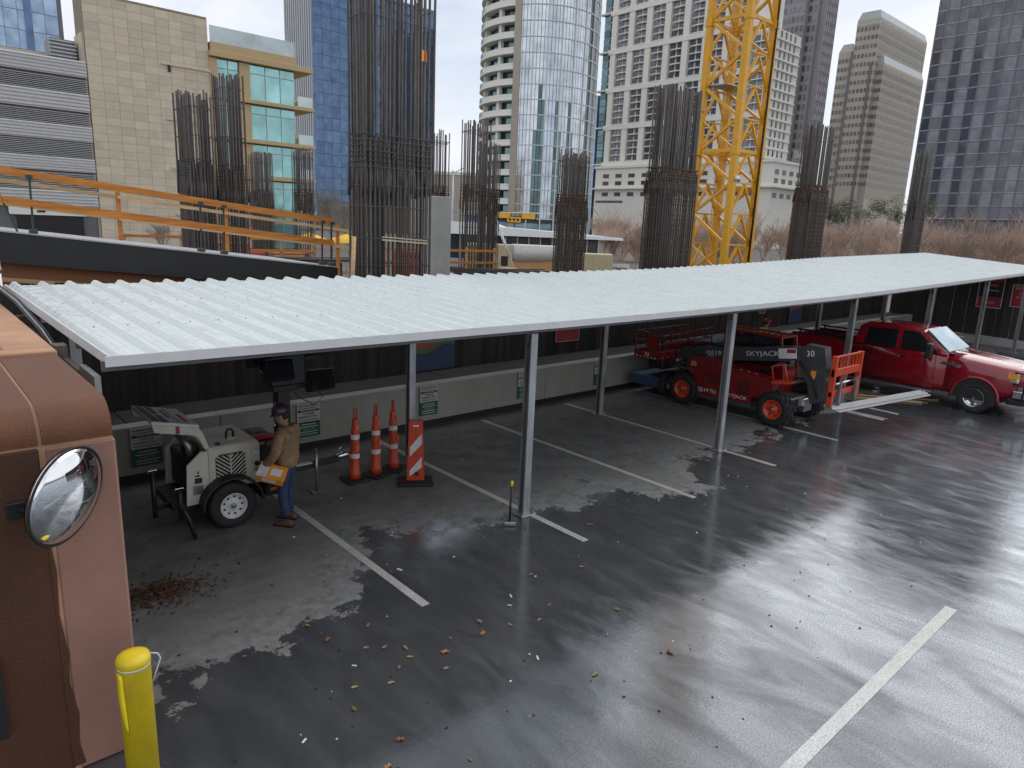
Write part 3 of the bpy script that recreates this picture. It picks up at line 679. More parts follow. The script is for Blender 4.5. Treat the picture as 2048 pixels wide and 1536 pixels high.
# ------------------------------------------------------------------ wheels
def wheel(name, parent, loc, r, w, rim_r, rim_mat, lug=False, holes=8, spokes=0, side=-1, axis='y'):
    """axis: axle direction; side = sign of the outer face along the axle"""
    rot = (0, 0, 0) if axis == 'y' else (0, 0, R(-90))
    wh = link(name, MB().lathe([(rim_r*.98, -w*.42), (rim_r*1.05, -w*.5), (r*.86, -w*.5), (r*.96, -w*.42), (r, -w*.3), (r, w*.3), (r*.96, w*.42), (r*.86, w*.5), (rim_r*1.05, w*.5), (rim_r*.98, w*.42)], 40, axis='y', caps=(0, 0)).mesh('tyre', 'rubber'), parent, loc, rot)
    o = -side if axis == 'y' else -side
    sgn = -1 if (side < 0) else 1
    f = sgn*w*.5
    MB().lathe([(rim_r, f*.96), (rim_r*.97, f*1.0), (rim_r*.9, f*.95), (rim_r*.86, f*.6), (rim_r*.5, f*.5), (rim_r*.36, f*.62), (rim_r*.3, f*.75), (.004, f*.76)], 36, axis='y', caps=(0, 1)).obj('rim', rim_mat, wh)
    hub = MB().lathe([(rim_r*.2, f*.74), (rim_r*.19, f*.95), (rim_r*.1, f*1.0), (.004, f*1.0)], 18, axis='y').obj('hub', 'steel', wh)
    if holes:
        hm = MB().lathe([(rim_r*.085, f*.5), (rim_r*.085, f*.62)], 10, axis='y').mesh('rim_hole', 'black')
        for i in range(holes):
            a = 2*math.pi*i/holes; link('rim_hole', hm, wh, (rim_r*.68*math.cos(a), f*.005, rim_r*.68*math.sin(a)))
    if spokes:
        for i in range(spokes):
            a = 2*math.pi*i/spokes+.3; T = Matrix.Rotation(a, 4, 'Y')
            MB(T).prism([(rim_r*.28, -rim_r*.16), (rim_r*.9, -rim_r*.2), (rim_r*.9, rim_r*.2), (rim_r*.28, rim_r*.16)], 'y', f*.62, f*.9).obj('spoke', rim_mat, wh)
    if lug:
        lm = MB().prism([(-.035, -w*.02), (.035, -w*.02), (.11, w*.5), (.04, w*.5)], 'z', r*.97, r*1.07).mesh('tread_lug', 'rubber')
        lm2 = MB().prism([(.035, w*.02), (-.035, w*.02), (.04, -w*.5), (.11, -w*.5)], 'z', r*.97, r*1.07).mesh('tread_lug', 'rubber')
        for i in range(14):
            for k, mm in ((0, lm), (.5, lm2)): link('tread_lug', mm, wh, (0, 0, 0), (0, 2*math.pi*(i+k)/14, 0))
    return wh

# ------------------------------------------------------------------ light tower trailer
tr = thing('light_tower_trailer', 'cream towable light tower generator with open rear hood and black mast', 'trailer', (3.3, 10.1, 0))
# local x = world X-3.3 ; local y = world Y-10.1
wheel('wheel', tr, (0, -.57, .34), .34, .2, .19, 'white_metal', holes=9, side=-1)
wheel('wheel', tr, (0, .57, .34), .34, .2, .19, 'white_metal', holes=9, side=1)
MB().box(-.75, .95, -.42, .42, .36, .46).obj('chassis', 'black', tr)
for sy in (-1, 1):
    secs = []
    for i in range(9):
        a = math.pi*(i/8); c, s_ = math.cos(a), math.sin(a)
        yo, yi = sy*.7, sy*.45
        secs.append([(-.44*c, yo, .36+.42*s_), (-.44*c, yi, .36+.42*s_), (-.41*c, yi, .36+.39*s_), (-.41*c, yo, .36+.39*s_)])
    MB().loft(secs).obj('fender', 'black', tr)
MB().cbox(-.28, .46, -.5, .5, .55, 1.2, .025).obj('cabinet', 'cream', tr)
MB().prism([(-.58, .42), (-.27, .42), (-.27, 1.16), (-.36, 1.17), (-.55, 1.0)], 'y', -.5, -.47).obj('side_cowl', 'cream', tr)
MB().prism([(-.58, .42), (-.27, .42), (-.27, 1.16), (-.36, 1.17), (-.55, 1.0)], 'y', .47, .5).obj('side_cowl', 'cream', tr)
MB().cbox(-.5, -.29, -.44, .44, .5, 1.05, .03).obj('engine', 'black', tr)
MB().tube([(-.42, -.25, 1.0), (-.44, -.25, 1.2), (-.5, -.22, 1.3), (-.5, .0, 1.32)], .05, 10).obj('exhaust', 'steel', tr)
MB().ball((-.38, -.1, 1.12), (.12, .16, .12)).obj('air_filter', 'rubber', tr)
# chevron grille
gx0, gx1, gz0, gz1 = -.17, .25, .62, 1.08
MB().prism([(gx0, gz0+.02), (gx1, gz0+.02), (gx1, gz1-.04), (gx1-.05, gz1), (gx0+.06, gz1), (gx0, gz1-.05)], 'y', -.506, -.501).obj('grille_opening', 'black', tr)
gm = (gx0+gx1)/2
for k in range(9):
    z = gz0-.06+k*.058
    for sgn in (-1, 1):
        xa = gm; xb = gx0+.005 if sgn < 0 else gx1-.005
        za, zb = z, z+.17
        if za < gz0+.03: xa = xa+(xb-xa)*(gz0+.03-za)/(zb-za); za = gz0+.03
        if zb > gz1-.02: xb = xa+(xb-xa)*(gz1-.02-za)/(zb-za); zb = gz1-.02
        if zb-za > .02: MB().bar((xa, -.512, za), (xb, -.512, zb), .008, .016).obj('grille_slat', 'cream', tr)
MB().box(gm-.008, gm+.008, -.518, -.506, gz0+.02, gz1).obj('grille_bar', 'cream', tr)
MB().cbox(.33, .46, -.512, -.5, .56, 1.17, .004).obj('side_panel', 'cream', tr)
MB().lathe([(.035, 0), (.035, .03), (.02, .035)], 14, (.41, -.545, .86), 'y').obj('fuel_cap', 'black', tr)
MB().box(.37, .42, -.5155, -.5125, .98, 1.04).obj('decal', 'white_paint', tr); MB().box(.38, .41, -.518, -.516, .985, 1.0).obj('decal', 'sign_red', tr)
for x0, x1, z0, z1, mm in [(-.46, -.36, .72, .8, 'sign_black'), (-.49, -.35, .56, .69, 'steel'), (-.42, -.4, .86, .9, 'sign_black'), (-.45, -.39, .815, .845, 'sign_red'), (-.4, -.36, .5, .53, 'sign_black')]:
    MB().box(x0, x1, -.504, -.5005, z0, z1).obj('decal', mm, tr)
MB().tube([(.1, -.2, 1.19), (.1, -.2, 1.3), (.13, -.2, 1.34), (.17, -.2, 1.34), (.2, -.2, 1.3), (.2, -.2, 1.19)], .017, 8).obj('lifting_eye', 'black', tr)
MB().cbox(.09, .22, -.27, -.14, 1.2, 1.225, .004).obj('lifting_eye_plate', 'cream', tr)
MB().cbox(-.12, -.06, -.42, -.36, 1.2, 1.23, .003).obj('decal_plate', 'sign_black', tr)
# raised rear hood
hd = MB().add([(-.95, -.5, 1.7), (-.36, -.5, 1.56), (-.36, .5, 1.56), (-.95, .5, 1.7), (-.95, -.5, 1.66), (-.36, -.5, 1.52), (-.36, .5, 1.52), (-.95, .5, 1.66)], [(0,1,2,3),(7,6,5,4),(0,4,5,1),(1,5,6,2),(2,6,7,3),(3,7,4,0)]).obj('hood', 'white_metal', tr)
def hz(x): return 1.7+(x+.95)*(-.14/.59)
for x0, x1, y0, y1, mm in [(-.93, -.83, -.45, .45, 'sign_black'), (-.81, -.72, -.48, -.05, 'sign_black'), (-.81, -.72, .02, .45, 'sign_black'), (-.6, -.56, -.4, .4, 'steel'), (-.5, -.44, -.35, .1, 'sign_red'), (-.66, -.63, -.2, .3, 'sign_black')]:
    MB().add([(x0, y0, hz(x0)+.004), (x1, y0, hz(x1)+.004), (x1, y1, hz(x1)+.004), (x0, y1, hz(x0)+.004)], [(0, 1, 2, 3)]).obj('decal', mm, hd)
for sy in (-.5, .49):
    MB().prism([(-.95, 1.655), (-.36, 1.515), (-.3, 1.4), (-.24, 1.2), (-.3, 1.2), (-.37, 1.36), (-.42, 1.42), (-.92, 1.54)], 'y', sy, sy+.012).obj('hood_flange', 'cream', tr)
MB().box(-.66, -.61, -.504, -.5005, 1.48, 1.585).obj('reflector', 'sign_red', tr)
# black control box with open red tool tray
MB().cbox(.48, .82, -.42, .42, .5, 1.12, .02).obj('control_box', 'black', tr)
MB().box(.5, .8, -.25, .3, 1.125, 1.145).obj('tool_tray', 'sign_red', tr)
MB().box(.5, .8, -.27, -.25, 1.125, 1.19).obj('tray_lip', 'sign_red', tr); MB().box(.55, .75, .0, .2, 1.147, 1.17).obj('tray_tools', 'sign_green', tr)
MB().cbox(.5, .82, -.6, -.44, .34, .52, .01).obj('side_step', 'black', tr); MB().cbox(.56, .68, -.612, -.6, .42, .47, .003).obj('marker_lamp', 'orange_bright', tr)
# mast with folded floodlights
MB().cbox(1.0, 1.2, .05, .25, .4, 2.75, .008).obj('mast', 'black', tr)
MB().cbox(.9, 1.3, -.02, .05, 1.75, 2.6, .01).obj('mast_carriage', 'black', tr)
MB().cbox(.82, 1.4, -.12, .02, 1.85, 2.35, .03).obj('winch_box', 'black', tr)
def lamp(x, y, z, rz_=0):
    l = MB().cbox(-.22, .22, -.12, .12, -.16, .16, .03).obj('floodlight', 'black', tr, (x, y, z), (R(-20), 0, rz_))
    MB().cbox(-.2, .2, -.135, -.12, -.14, .14, .004).obj('lens', 'window_dark', l); MB().box(-.21, .21, -.14, .1, .162, .17).obj('visor', 'steel', l)
    MB().tube([(-.24, 0, 0), (-.26, .08, .1), (-.15, .14, .22), (.15, .14, .22), (.26, .08, .1), (.24, 0, 0)], .012, 6).obj('yoke', 'steel', l)
lamp(1.72, .1, 1.82); lamp(.8, .15, 2.3); lamp(1.72, .15, 2.4); lamp(.95, -.1, 2.1)
MB().bar((.72, .2, 2.2), (1.75, .2, 2.2), .05, .05).obj('lamp_bar', 'black', tr)
MB().tube([(1.6, .1, 1.85), (1.75, .05, 1.55), (1.6, .05, 1.45), (1.35, .1, 1.6), (1.2, .1, 1.8)], .008, 6).obj('lamp_cable', 'rubber', tr)
MB().tube([(.9, -.05, 1.6), (.9, -.12, 1.6), (.88, -.13, 1.4), (.84, -.2, 1.34), (.78, -.3, 1.3)], .013, 6).obj('crank_handle', 'chrome', tr)
# jacks, outriggers and drawbar
for x, y, h in [(-.95, -.35, .95), (-.7, -.62, .72)]:
    MB().tube([(x, y, .3), (x, y, h)], .035, 8).obj('stabiliser', 'black', tr)
    MB().tube([(x-.06, y, h-.02), (x-.05, y, h+.03), (x+.05, y, h+.03), (x+.06, y, h-.02)], .012, 6).obj('stabiliser_handle', 'chrome', tr)
MB().bar((-.95, -.35, .42), (-.6, -.2, .42), .06, .06).obj('outrigger', 'black', tr)
MB().tube([(-.7, -.6, .55), (-.62, -.68, .3), (-.56, -.72, .02)], .03, 8).obj('outrigger', 'black', tr)
MB().bar((.8, .0, .43), (2.0, .0, .47), .09, .09).obj('drawbar', 'black', tr)
MB().tube([(1.95, 0, .5), (2.1, 0, .52), (2.2, 0, .5)], [.05, .06, .045], 10).obj('coupler', 'chrome', tr)
MB().tube([(1.55, -.08, .03), (1.55, -.08, .75)], .03, 8).obj('jockey_jack', 'steel', tr); MB().cbox(1.45, 1.65, -.16, 0, .004, .03, .004).obj('jack_foot', 'steel', tr)
MB().box(1.2, 1.5, -.05, .05, .492, .505).obj('decal_plate', 'white_metal', tr)
MB().tube([(2.0, .03, .52), (2.02, .03, .62), (2.06, .02, .66)], .008, 6).obj('safety_hook', 'chrome', tr)

# ------------------------------------------------------------------ people (skin surfaces grown from a jointed skeleton)
def skin(name, joints, edges, mat, parent, root=0, sub=2):
    me = bpy.data.meshes.new(name); me.from_pydata([j[:3] for j in joints], edges, [])
    o = link(name, me, parent); me.materials.append(M[mat])
    md = o.modifiers.new('skin', 'SKIN'); md.use_smooth_shade = True
    sv = me.skin_vertices[0].data
    for i, j in enumerate(joints):
        r = j[3]; sv[i].radius = r if isinstance(r, tuple) else (r, r)
    sv[root].use_root = True
    ss = o.modifiers.new('sub', 'SUBSURF'); ss.levels = sub; ss.render_levels = sub
    return o
def chain(a): return [(i, i+1) for i in range(len(a)-1)]
def hand(name, parent, wrist, direc, palm_n, curl=.5):
    """palm plus five unequal bent fingers, thumb leaving the side of the palm"""
    d = Vector(direc).normalized(); n = Vector(palm_n).normalized(); s_ = d.cross(n).normalized(); w = Vector(wrist)
    J = [(*w, .024), (*(w+d*.045), (.038, .018)), (*(w+d*.085), (.04, .016))]; E = [(0, 1), (1, 2)]
    for k, (off, L_) in enumerate([(-.03, .06), (-.01, .075), (.01, .078), (.03, .07)]):
        b = w+d*.095+s_*off; p1 = b+d*L_*.5+n*L_*.2*curl; p2 = p1+d*L_*.3*(1-curl*.5)+n*L_*.45*curl; i = len(J)
        J += [(*b, .0095), (*p1, .009), (*p2, .0075)]; E += [(2, i), (i, i+1), (i+1, i+2)]
    t0 = w+d*.03-s_*.038; t1 = t0-s_*.025+d*.03+n*.015; t2 = t1+d*.03+n*.02; i = len(J)
    J += [(*t0, .013), (*t1, .011), (*t2, .009)]; E += [(1, i), (i, i+1), (i+1, i+2)]
    return skin(name, J, E, 'skin', parent, 0, 1)
def head(parent, c, hat_mat, yaw_=0, pitch_=0):
    h = bpy.data.objects.new('head', None)
    b = MB()
    secs = []
    for z, rx, ry, ox in [(-.125, .035, .035, .02), (-.11, .062, .05, .02), (-.085, .078, .06, .012), (-.045, .087, .068, .006), (0, .092, .074, 0), (.05, .096, .076, -.006), (.09, .085, .068, -.008), (.115, .055, .045, -.008), (.125, .01, .01, -.008)]:
        secs.append([(ox+rx*math.cos(t), ry*math.sin(t), z) for t in [2*math.pi*i/16 for i in range(16)]])
    b.loft(secs, sm=True)
    b.ball((.098, 0, -.02), (.022, .013, .022), 10, 6)                         # nose
    for sy in (-1, 1): b.ball((-.005, sy*.077, -.01), (.022, .012, .034), 8, 6)  # ears
    b.tube([(0, 0, -.2), (.0, 0, -.09)], .052, 12)
    ho = b.obj('head', 'skin', parent, c, (0, pitch_, yaw_))
    for sy in (-1, 1): MB().ball((.086, sy*.03, .012), (.008, .012, .007), 8, 6).obj('eye', 'sign_black', ho)
    MB().box(.083, .094, -.024, .024, -.066, -.058).obj('mouth', 'hat_red', ho)
    MB().loft([[(ox+rx*math.cos(t), ry*math.sin(t), z) for t in [2*math.pi*i/16 for i in range(16)]] for z, rx, ry, ox in [(-.06, .06, .06, -.045), (0, .082, .079, -.022), (.06, .098, .081, -.01)]], sm=True).obj('hair', 'hair', ho)
    hb = MB()
    hb.lathe([(.118, .04), (.121, .06), (.115, .105), (.095, .145), (.06, .17), (.005, .178)], 24)
    hb.loft([[(.09+.06*math.cos(t)+dx, .1*math.sin(t), z) for t in [math.pi*(i/10-.5) for i in range(11)]] for z, dx in ((.034, 0), (.046, 0))], caps=True)
    for sy in (-.03, 0, .03): hb.tube([(-.1, sy, .1), (-.05, sy, .158), (0, sy, .178), (.05, sy, .16), (.1, sy, .1)], .008, 6)
    hb.obj('hard_hat', hat_mat, ho)
    return ho
pe = thing('person', 'man in tan hooded work jacket, jeans and dark hard hat beside the generator', 'person', (3.99, 9.17, 0), R(128))
# local: x forward, y left
Lg = [(-.02, 0, .93, (.1, .1)), (.0, .09, .84, .1), (.03, .12, .5, .075), (-.04, .13, .14, .062), (0, -.09, .84, .1), (.06, -.12, .5, .075), (.04, -.13, .14, .062)]
skin('jeans', Lg, [(0, 1), (1, 2), (2, 3), (0, 4), (4, 5), (5, 6)], 'jeans', pe)
for y, x in ((.13, -.04), (-.13, .04)):
    secs = []
    for u, w, h in [(-.09, .035, .07), (-.05, .045, .1), (0, .046, .11), (.07, .048, .075), (.15, .046, .055), (.19, .03, .035)]:
        secs.append([(x+u, y-w, .005), (x+u, y+w, .005), (x+u, y+w*.9, h*.7), (x+u, y+w*.4, h), (x+u, y-w*.4, h), (x+u, y-w*.9, h*.7)])
    bt = MB().loft(secs, sm=True).obj('boot', 'boots', pe); MB().box(x-.1, x+.2, y-.052, y+.052, .002, .022).obj('sole', 'rubber', bt)
J = [(-.01, 0, .82, (.185, .16)), (-.02, 0, 1.1, (.2, .16)), (-.02, 0, 1.28, (.205, .15)), (-.01, 0, 1.42, (.15, .11)), (0, 0, 1.5, (.085, .085)),
     (0, .19, 1.4, .085), (.02, .27, 1.15, .078), (.2, .22, .95, .066), (.3, .16, .87, .052), (0, -.19, 1.4, .085), (.1, -.26, 1.17, .078), (.34, -.2, 1.12, .06), (.42, -.17, 1.13, .05)]
skin('jacket', J, [(0, 1), (1, 2), (2, 3), (3, 4), (3, 5), (5, 6), (6, 7), (7, 8), (3, 9), (9, 10), (10, 11), (11, 12)], 'jacket', pe)
skin('hood', [(-.1, -.1, 1.46, .055), (-.14, 0, 1.44, .075), (-.1, .1, 1.46, .055), (-.02, .13, 1.48, .04), (-.02, -.13, 1.48, .04)], [(0, 1), (1, 2), (2, 3), (0, 4)], 'jacket', pe, 1)
hand('hand', pe, (.32, .15, .86), (1, -.2, -.5), (-.2, -.5, .9), .7); hand('hand', pe, (.44, -.165, 1.13), (1, .2, -.2), (0, 0, -1), .5)
head(pe, (.06, 0, 1.63), 'hat_dark', R(12), R(18))
pk = thing('package', 'orange and white cardboard pack held low by the man in the tan jacket', 'package', (3.72, 9.08, .84), R(-38))
pk.rotation_euler = (R(28), R(14), R(-38))
MB().cbox(-.19, .19, -.13, .13, -.06, .06, .006).obj('carton', 'package', pk); MB().box(-.185, -.05, -.132, .132, .0605, .064).obj('torn_liner', 'paper', pk)
MB().box(-.01, .14, -.07, .06, .0605, .063).obj('label_print', 'white_paint', pk); MB().box(-.1, .1, -.134, -.1305, -.03, .03).obj('label_print', 'paper', pk)
p2 = thing('person', 'worker in red hard hat and yellow hi-vis vest behind the telehandler', 'person', (21.05, 11.2, 0), R(-20))
skin('jeans', Lg, [(0, 1), (1, 2), (2, 3), (0, 4), (4, 5), (5, 6)], 'jeans', p2)
J2 = [(-.01, 0, .9, (.18, .14)), (0, 0, 1.12, (.18, .14)), (.04, 0, 1.3, (.2, .14)), (.07, 0, 1.42, (.14, .1)), (.09, 0, 1.5, (.07, .07)), (.07, .19, 1.4, .075), (.16, .26, 1.18, .065), (.4, .2, 1.2, .05), (.07, -.19, 1.4, .075), (.16, -.26, 1.18, .065), (.4, -.2, 1.2, .05)]
skin('hi_vis_vest', J2, [(0, 1), (1, 2), (2, 3), (3, 4), (3, 5), (5, 6), (6, 7), (3, 8), (8, 9), (9, 10)], 'hivis', p2)
for sy in (1, -1): hand('hand', p2, (.42, .19*sy, 1.2), (1, 0, 0), (0, 0, -1), .6)
head(p2, (.13, 0, 1.63), 'hat_red', 0, R(15))

# ------------------------------------------------------------------ channelizers, vertical panel, sledgehammer
tall = ['left of the three tall orange channelizer tubes with white bands', 'middle of the three tall orange channelizer tubes with white bands', 'right of the three tall orange channelizer tubes with white bands']
for i, (x, y, lean) in enumerate([(5.6, 10.12, .012), (6.02, 10.12, 0), (6.43, 10.2, -.01)]):
    c = thing('channelizer', tall[i], 'channelizer', (x, y, 0), R(20+10*i), 'orange channelizers beside the trailer hitch')
    c.rotation_euler = (lean, lean, R(18*i))
    MB().cbox(-.2, .2, -.2, .2, .003, .05, .015).obj('rubber_base', 'rubber', c)
    tb = MB().lathe([(.1, .05), (.1, .16), (.088, .18), (.08, .5), (.078, .52), (.074, .9), (.06, .94), (.055, 1.05), (.052, 1.1), (.03, 1.12)], 24).obj('tube', 'orange_plastic', c)
    for z0, z1 in ((.42, .5), (.76, .84)):
        r0 = .0915-.018*z0; MB().lathe([(r0+.0005, z0), (r0, z0+.005), (.091-.018*z1, z1-.005), (.091-.018*z1, z1)], 24).obj('reflective_band', 'reflective_white', tb)
    for z0, z1 in ((.56, .68), (.92, 1.02)): MB().cbox(-.03, .03, -.096 if z0 < .8 else -.074, -.06 if z0 > .8 else -.08, z0, z1, .004).obj('recess_patch', 'orange_bright', tb)
    b = MB(); b.box(-.035, -.018, -.012, .012, 1.1, 1.27); b.box(.018, .035, -.012, .012, 1.1, 1.27); b.box(-.035, .035, -.012, .012, 1.27, 1.3); b.obj('handle', 'orange_plastic', tb)
vp = thing('vertical_panel', 'orange and white diagonally striped vertical panel on black rubber base', 'vertical panel', (6.38, 9.42, 0), R(-32))
MB().cbox(-.3, .3, -.22, .22, .003, .055, .018).obj('rubber_base', 'rubber', vp)
pn = MB().prism([(-.15, .06), (.15, .06), (.115, 1.1), (.1, 1.13), (-.1, 1.13), (-.115, 1.1)], 'y', -.035, .035).obj('panel', 'orange_plastic', vp)
for sgn in (-1, 1):
    for z in (.16, .58):
        MB().prism([(-.1, z+.08), (-.1, z-.09 if z > .3 else z-.02), (.1, z+.13), (.1, z+.32)], 'y', sgn*.0365, sgn*.039).obj('reflective_stripe', 'reflective_white', pn)
MB().lathe([(.035, -.045), (.035, -.036)], 16, (.02, 0, .18), 'y').obj('emblem', 'sign_black', pn); MB().box(-.05, .05, -.04, -.0355, 1.02, 1.05).obj('label_print', 'reflective_white', pn)
sl = thing('sledgehammer', 'sledgehammer standing on its head beside the nearest post', 'hammer', (6.53, 7.13, 0), R(-40))
MB().cbox(-.09, .09, -.032, .032, .003, .067, .012).obj('head', 'steel', sl)
MB().tube([(0, 0, .03), (0, .01, .35), (.01, .03, .62)], .017, 10).obj('handle', 'black', sl); MB().tube([(.01, .03, .62), (.012, .033, .7)], .02, 10).obj('grip', 'yellow_paint', sl)

# ------------------------------------------------------------------ telehandler (front toward -Y)
te = thing('telehandler', 'red compact telehandler with dark grey boom and orange fork carriage', 'telehandler', (16.1, 8.8, 0))
# local: x = X-16.1, y = Y-8.8
for sx in (-1, 1):
    for y in (-1.2, 1.32):
        wheel('wheel', te, (sx*.78, y, .42), .42, .32, .235, 'tel_orange', lug=True, holes=6, side=sx, axis='x')
MB().cbox(-.55, .55, -1.35, 1.55, .32, .62, .03).obj('chassis', 'tel_dark', te)
MB().prism([(-1.08, .62), (-1.12, 1.08), (-.75, 1.12), (.05, 1.22), (.3, 1.3), (.95, 1.34), (1.2, 1.3), (1.3, 1.12), (1.2, .9), (1.0, .75), (.98, .36), (-.58, .42), (-.6, .6)], 'x', -.86, -.5).obj('engine_cover', 'tel_red', te)
MB().prism([(-.6, .3), (1.0, .28), (1.0, .42), (-.6, .46)], 'x', -.85, -.45).obj('side_skirt', 'tel_dark', te)
for z in (.98, .9, .82, .74):
    MB().box(-.864, -.8605, .3, .62, z-.02, z+.015).obj('vent_slot', 'black', te); MB().box(-.864, -.8605, -.55, -.2, z-.1, z-.065).obj('vent_slot', 'black', te)
text('30', .17, 'white_paint', te, (-.866, 1.08, 1.12), FXm); text('SJ519 TH', .14, 'white_paint', te, (-.866, .62, .5), FXm); text('SKYJACK', .12, 'white_paint', te, (-.866, -.2, .52), FXm, sx=1.25)
# boom
MB().loft([[(-.46, 1.8, 1.06), (-.12, 1.8, 1.06), (-.12, 1.8, 1.4), (-.46, 1.8, 1.4)], [(-.46, -1.3, 1.56), (-.12, -1.3, 1.56), (-.12, -1.3, 1.9), (-.46, -1.3, 1.9)]]).obj('boom', 'tel_dark', te)
MB().loft([[(-.42, -1.25, 1.6), (-.16, -1.25, 1.6), (-.16, -1.25, 1.87), (-.42, -1.25, 1.87)], [(-.42, -1.75, 1.68), (-.16, -1.75, 1.68), (-.16, -1.75, 1.97), (-.42, -1.75, 1.97)]]).obj('boom_inner', 'tel_dark', te)
MB().prism([(-1.6, 2.0), (-2.02, 1.98), (-2.12, 1.5), (-2.1, .75), (-1.85, .62), (-1.72, 1.1), (-1.5, 1.45), (-1.35, 1.62)], 'x', -.44, -.14).obj('boom_head', 'tel_dark', te)
tilt = math.atan2(.5, 3.1)
def onboom(t): return (-.465, t, 1.23+(1.8-t)*.5/3.1)
for body, sz, t, sx in [('SJ519 TH', .2, .62, 1), ('SKYJACK', .17, -.55, 1.3), ('30', .2, -1.72, 1)]:
    text(body, sz, 'white_paint', te, (onboom(t)[0], t, onboom(t)[2]), (R(90)+0, -tilt, R(-90)), sx=sx)
MB(Matrix.Translation((-.462, -1.18, 1.72)) @ Matrix.Rotation(-tilt, 4, 'X')).box(-.012, 0, -.22, .22, -.12, .12).obj('rental_decal', 'white_paint', te)
MB(Matrix.Translation((-.475, -1.18, 1.77)) @ Matrix.Rotation(-tilt, 4, 'X')).box(-.004, 0, -.2, .02, -.04, .05).obj('rental_decal', 'sign_red', te)
MB().box(-.446, -.4405, -1.9, -1.78, 1.28, 1.42).obj('decal', 'amber', te); MB().box(-.447, -.4465, -1.88, -1.8, 1.22, 1.28).obj('decal', 'white_paint', te)
MB().tube([(-.3, 1.5, 1.45), (-.35, 1.2, 1.62), (-.3, .7, 1.6), (-.3, .2, 1.66)], .03, 8).obj('hydraulic_hose', 'rubber', te)
MB().tube([(-.3, -.2, .9), (-.3, -1.1, 1.55)], .06, 12).obj('lift_cylinder', 'black', te); MB().tube([(-.48, -1.5, 1.6), (-.5, -1.9, 1.2), (-.46, -2.0, .8)], .025, 8).obj('hydraulic_hose', 'rubber', te)
MB().tube([(-.3, -1.85, 1.85), (-.3, -2.12, 1.2)], .04, 10).obj('tilt_cylinder', 'chrome', te)
# cab on the far side
cb = MB()
for x in (-.02, .72):
    for y, z1 in ((-.75, 2.0), (.75, 2.02)):
        cb.bar((x, y-(.18 if y < 0 else 0), .9), (x, y, z1), .06, .06)
    cb.bar((x, -.75, 2.0), (x, .75, 2.02), .06, .06)
for y, z in ((-.75, 2.0), (.75, 2.02)): cb.bar((-.02, y, z), (.72, y, z), .06, .06)
cb.obj('cab_frame', 'tel_red', te)
for i in range(9): MB().bar((-.0, -.65+i*.16, 2.04), (.7, -.65+i*.16, 2.04), .03, .02).obj('roof_bar', 'tel_red', te)
MB().box(-.03, .73, -.9, .8, .62, 1.2).obj('cab_body', 'tel_red', te)
MB().box(-.012, -.006, -.7, .7, 1.25, 1.95).obj('side_glass', 'window_dark', te); MB().box(.02, .7, .73, .736, 1.25, 1.95).obj('rear_glass', 'windscreen', te); MB().box(.706, .712, -.7, .7, 1.25, 1.95).obj('side_glass', 'window_dark', te)
MB().cbox(.15, .6, .2, .6, 1.2, 1.75, .05).obj('seat', 'rubber', te)
MB().tube([(-.75, -1.05, 1.1), (-.78, -1.0, 1.42), (-.78, -1.3, 1.5), (-.78, -1.42, 1.12)], .025, 8).obj('guard_hoop', 'tel_orange', te)
MB().prism([(-1.08, 1.08), (-1.6, 1.16), (-1.55, 1.1), (-1.1, 1.02)], 'x', -.9, -.6).obj('front_mudguard', 'tel_orange', te)
MB().cbox(.6, .95, -1.5, -.8, .95, 1.0, .015).obj('front_mudguard', 'tel_dark', te)
MB().cbox(-.95, -.6, 1.05, 1.65, .95, 1.0, .015).obj('rear_mudguard', 'tel_dark', te)
MB().cbox(-.5, .1, 1.5, 1.78, .55, 1.05, .03).obj('counterweight', 'tel_dark', te); MB().cbox(-.8, -.55, 1.62, 1.68, 1.08, 1.14, .01).obj('work_lamp', 'lens', te)
for i in range(3): MB().cbox(-.875, -.86, -.3-.2*i, -.2-.2*i, 1.2-.02*i, 1.235-.02*i, .004).obj('grab_step', 'chrome', te)
MB().box(-.2, .2, -1.62, -1.5, .35, .6).obj('front_frame', 'steel', te); MB().cbox(-.5, -.25, -1.72, -1.6, .55, .72, .01).obj('work_lamp', 'lens', te)
# fork carriage
fc = [('rail', -.5, .92, .9, 1.02), ('rail', -.5, .92, 1.36, 1.54), ('rail', -.5, .92, .66, .74)]
for nme, a, b, z0, z1 in fc[1:2]+fc[0:1]: MB().cbox(a, b, -2.34, -2.26, z0, z1, .008).obj('carriage_rail', 'tel_orange', te)
for x in (-.5, .86): MB().cbox(x, x+.08, -2.36, -2.24, .68, 1.84, .008).obj('carriage_upright', 'tel_orange', te)
MB().cbox(-.42, .86, -2.33, -2.29, 1.79, 1.84, .006).obj('backrest_rail', 'tel_orange', te)
for i in range(8): MB().box(-.36+i*.165, -.33+i*.165, -2.325, -2.295, 1.54, 1.79).obj('backrest_bar', 'tel_orange', te)
MB().tube([(-.42, -2.36, 1.2), (.86, -2.36, 1.2)], .025, 10).obj('fork_shaft', 'chrome', te)
MB().bar((.05, -2.3, 1.36), (-.12, -2.3, 1.02), .03, .03).obj('carriage_brace', 'tel_orange', te); MB().bar((.05, -2.3, 1.36), (.25, -2.3, 1.02), .03, .03).obj('carriage_brace', 'tel_orange', te)
for x in (-.25, .6):
    MB().prism([(-2.36, 1.26), (-2.41, 1.26), (-2.42, .6), (-3.4, .585), (-3.4, .57), (-2.36, .55)], 'x', x, x+.1).obj('fork', 'steel', te)
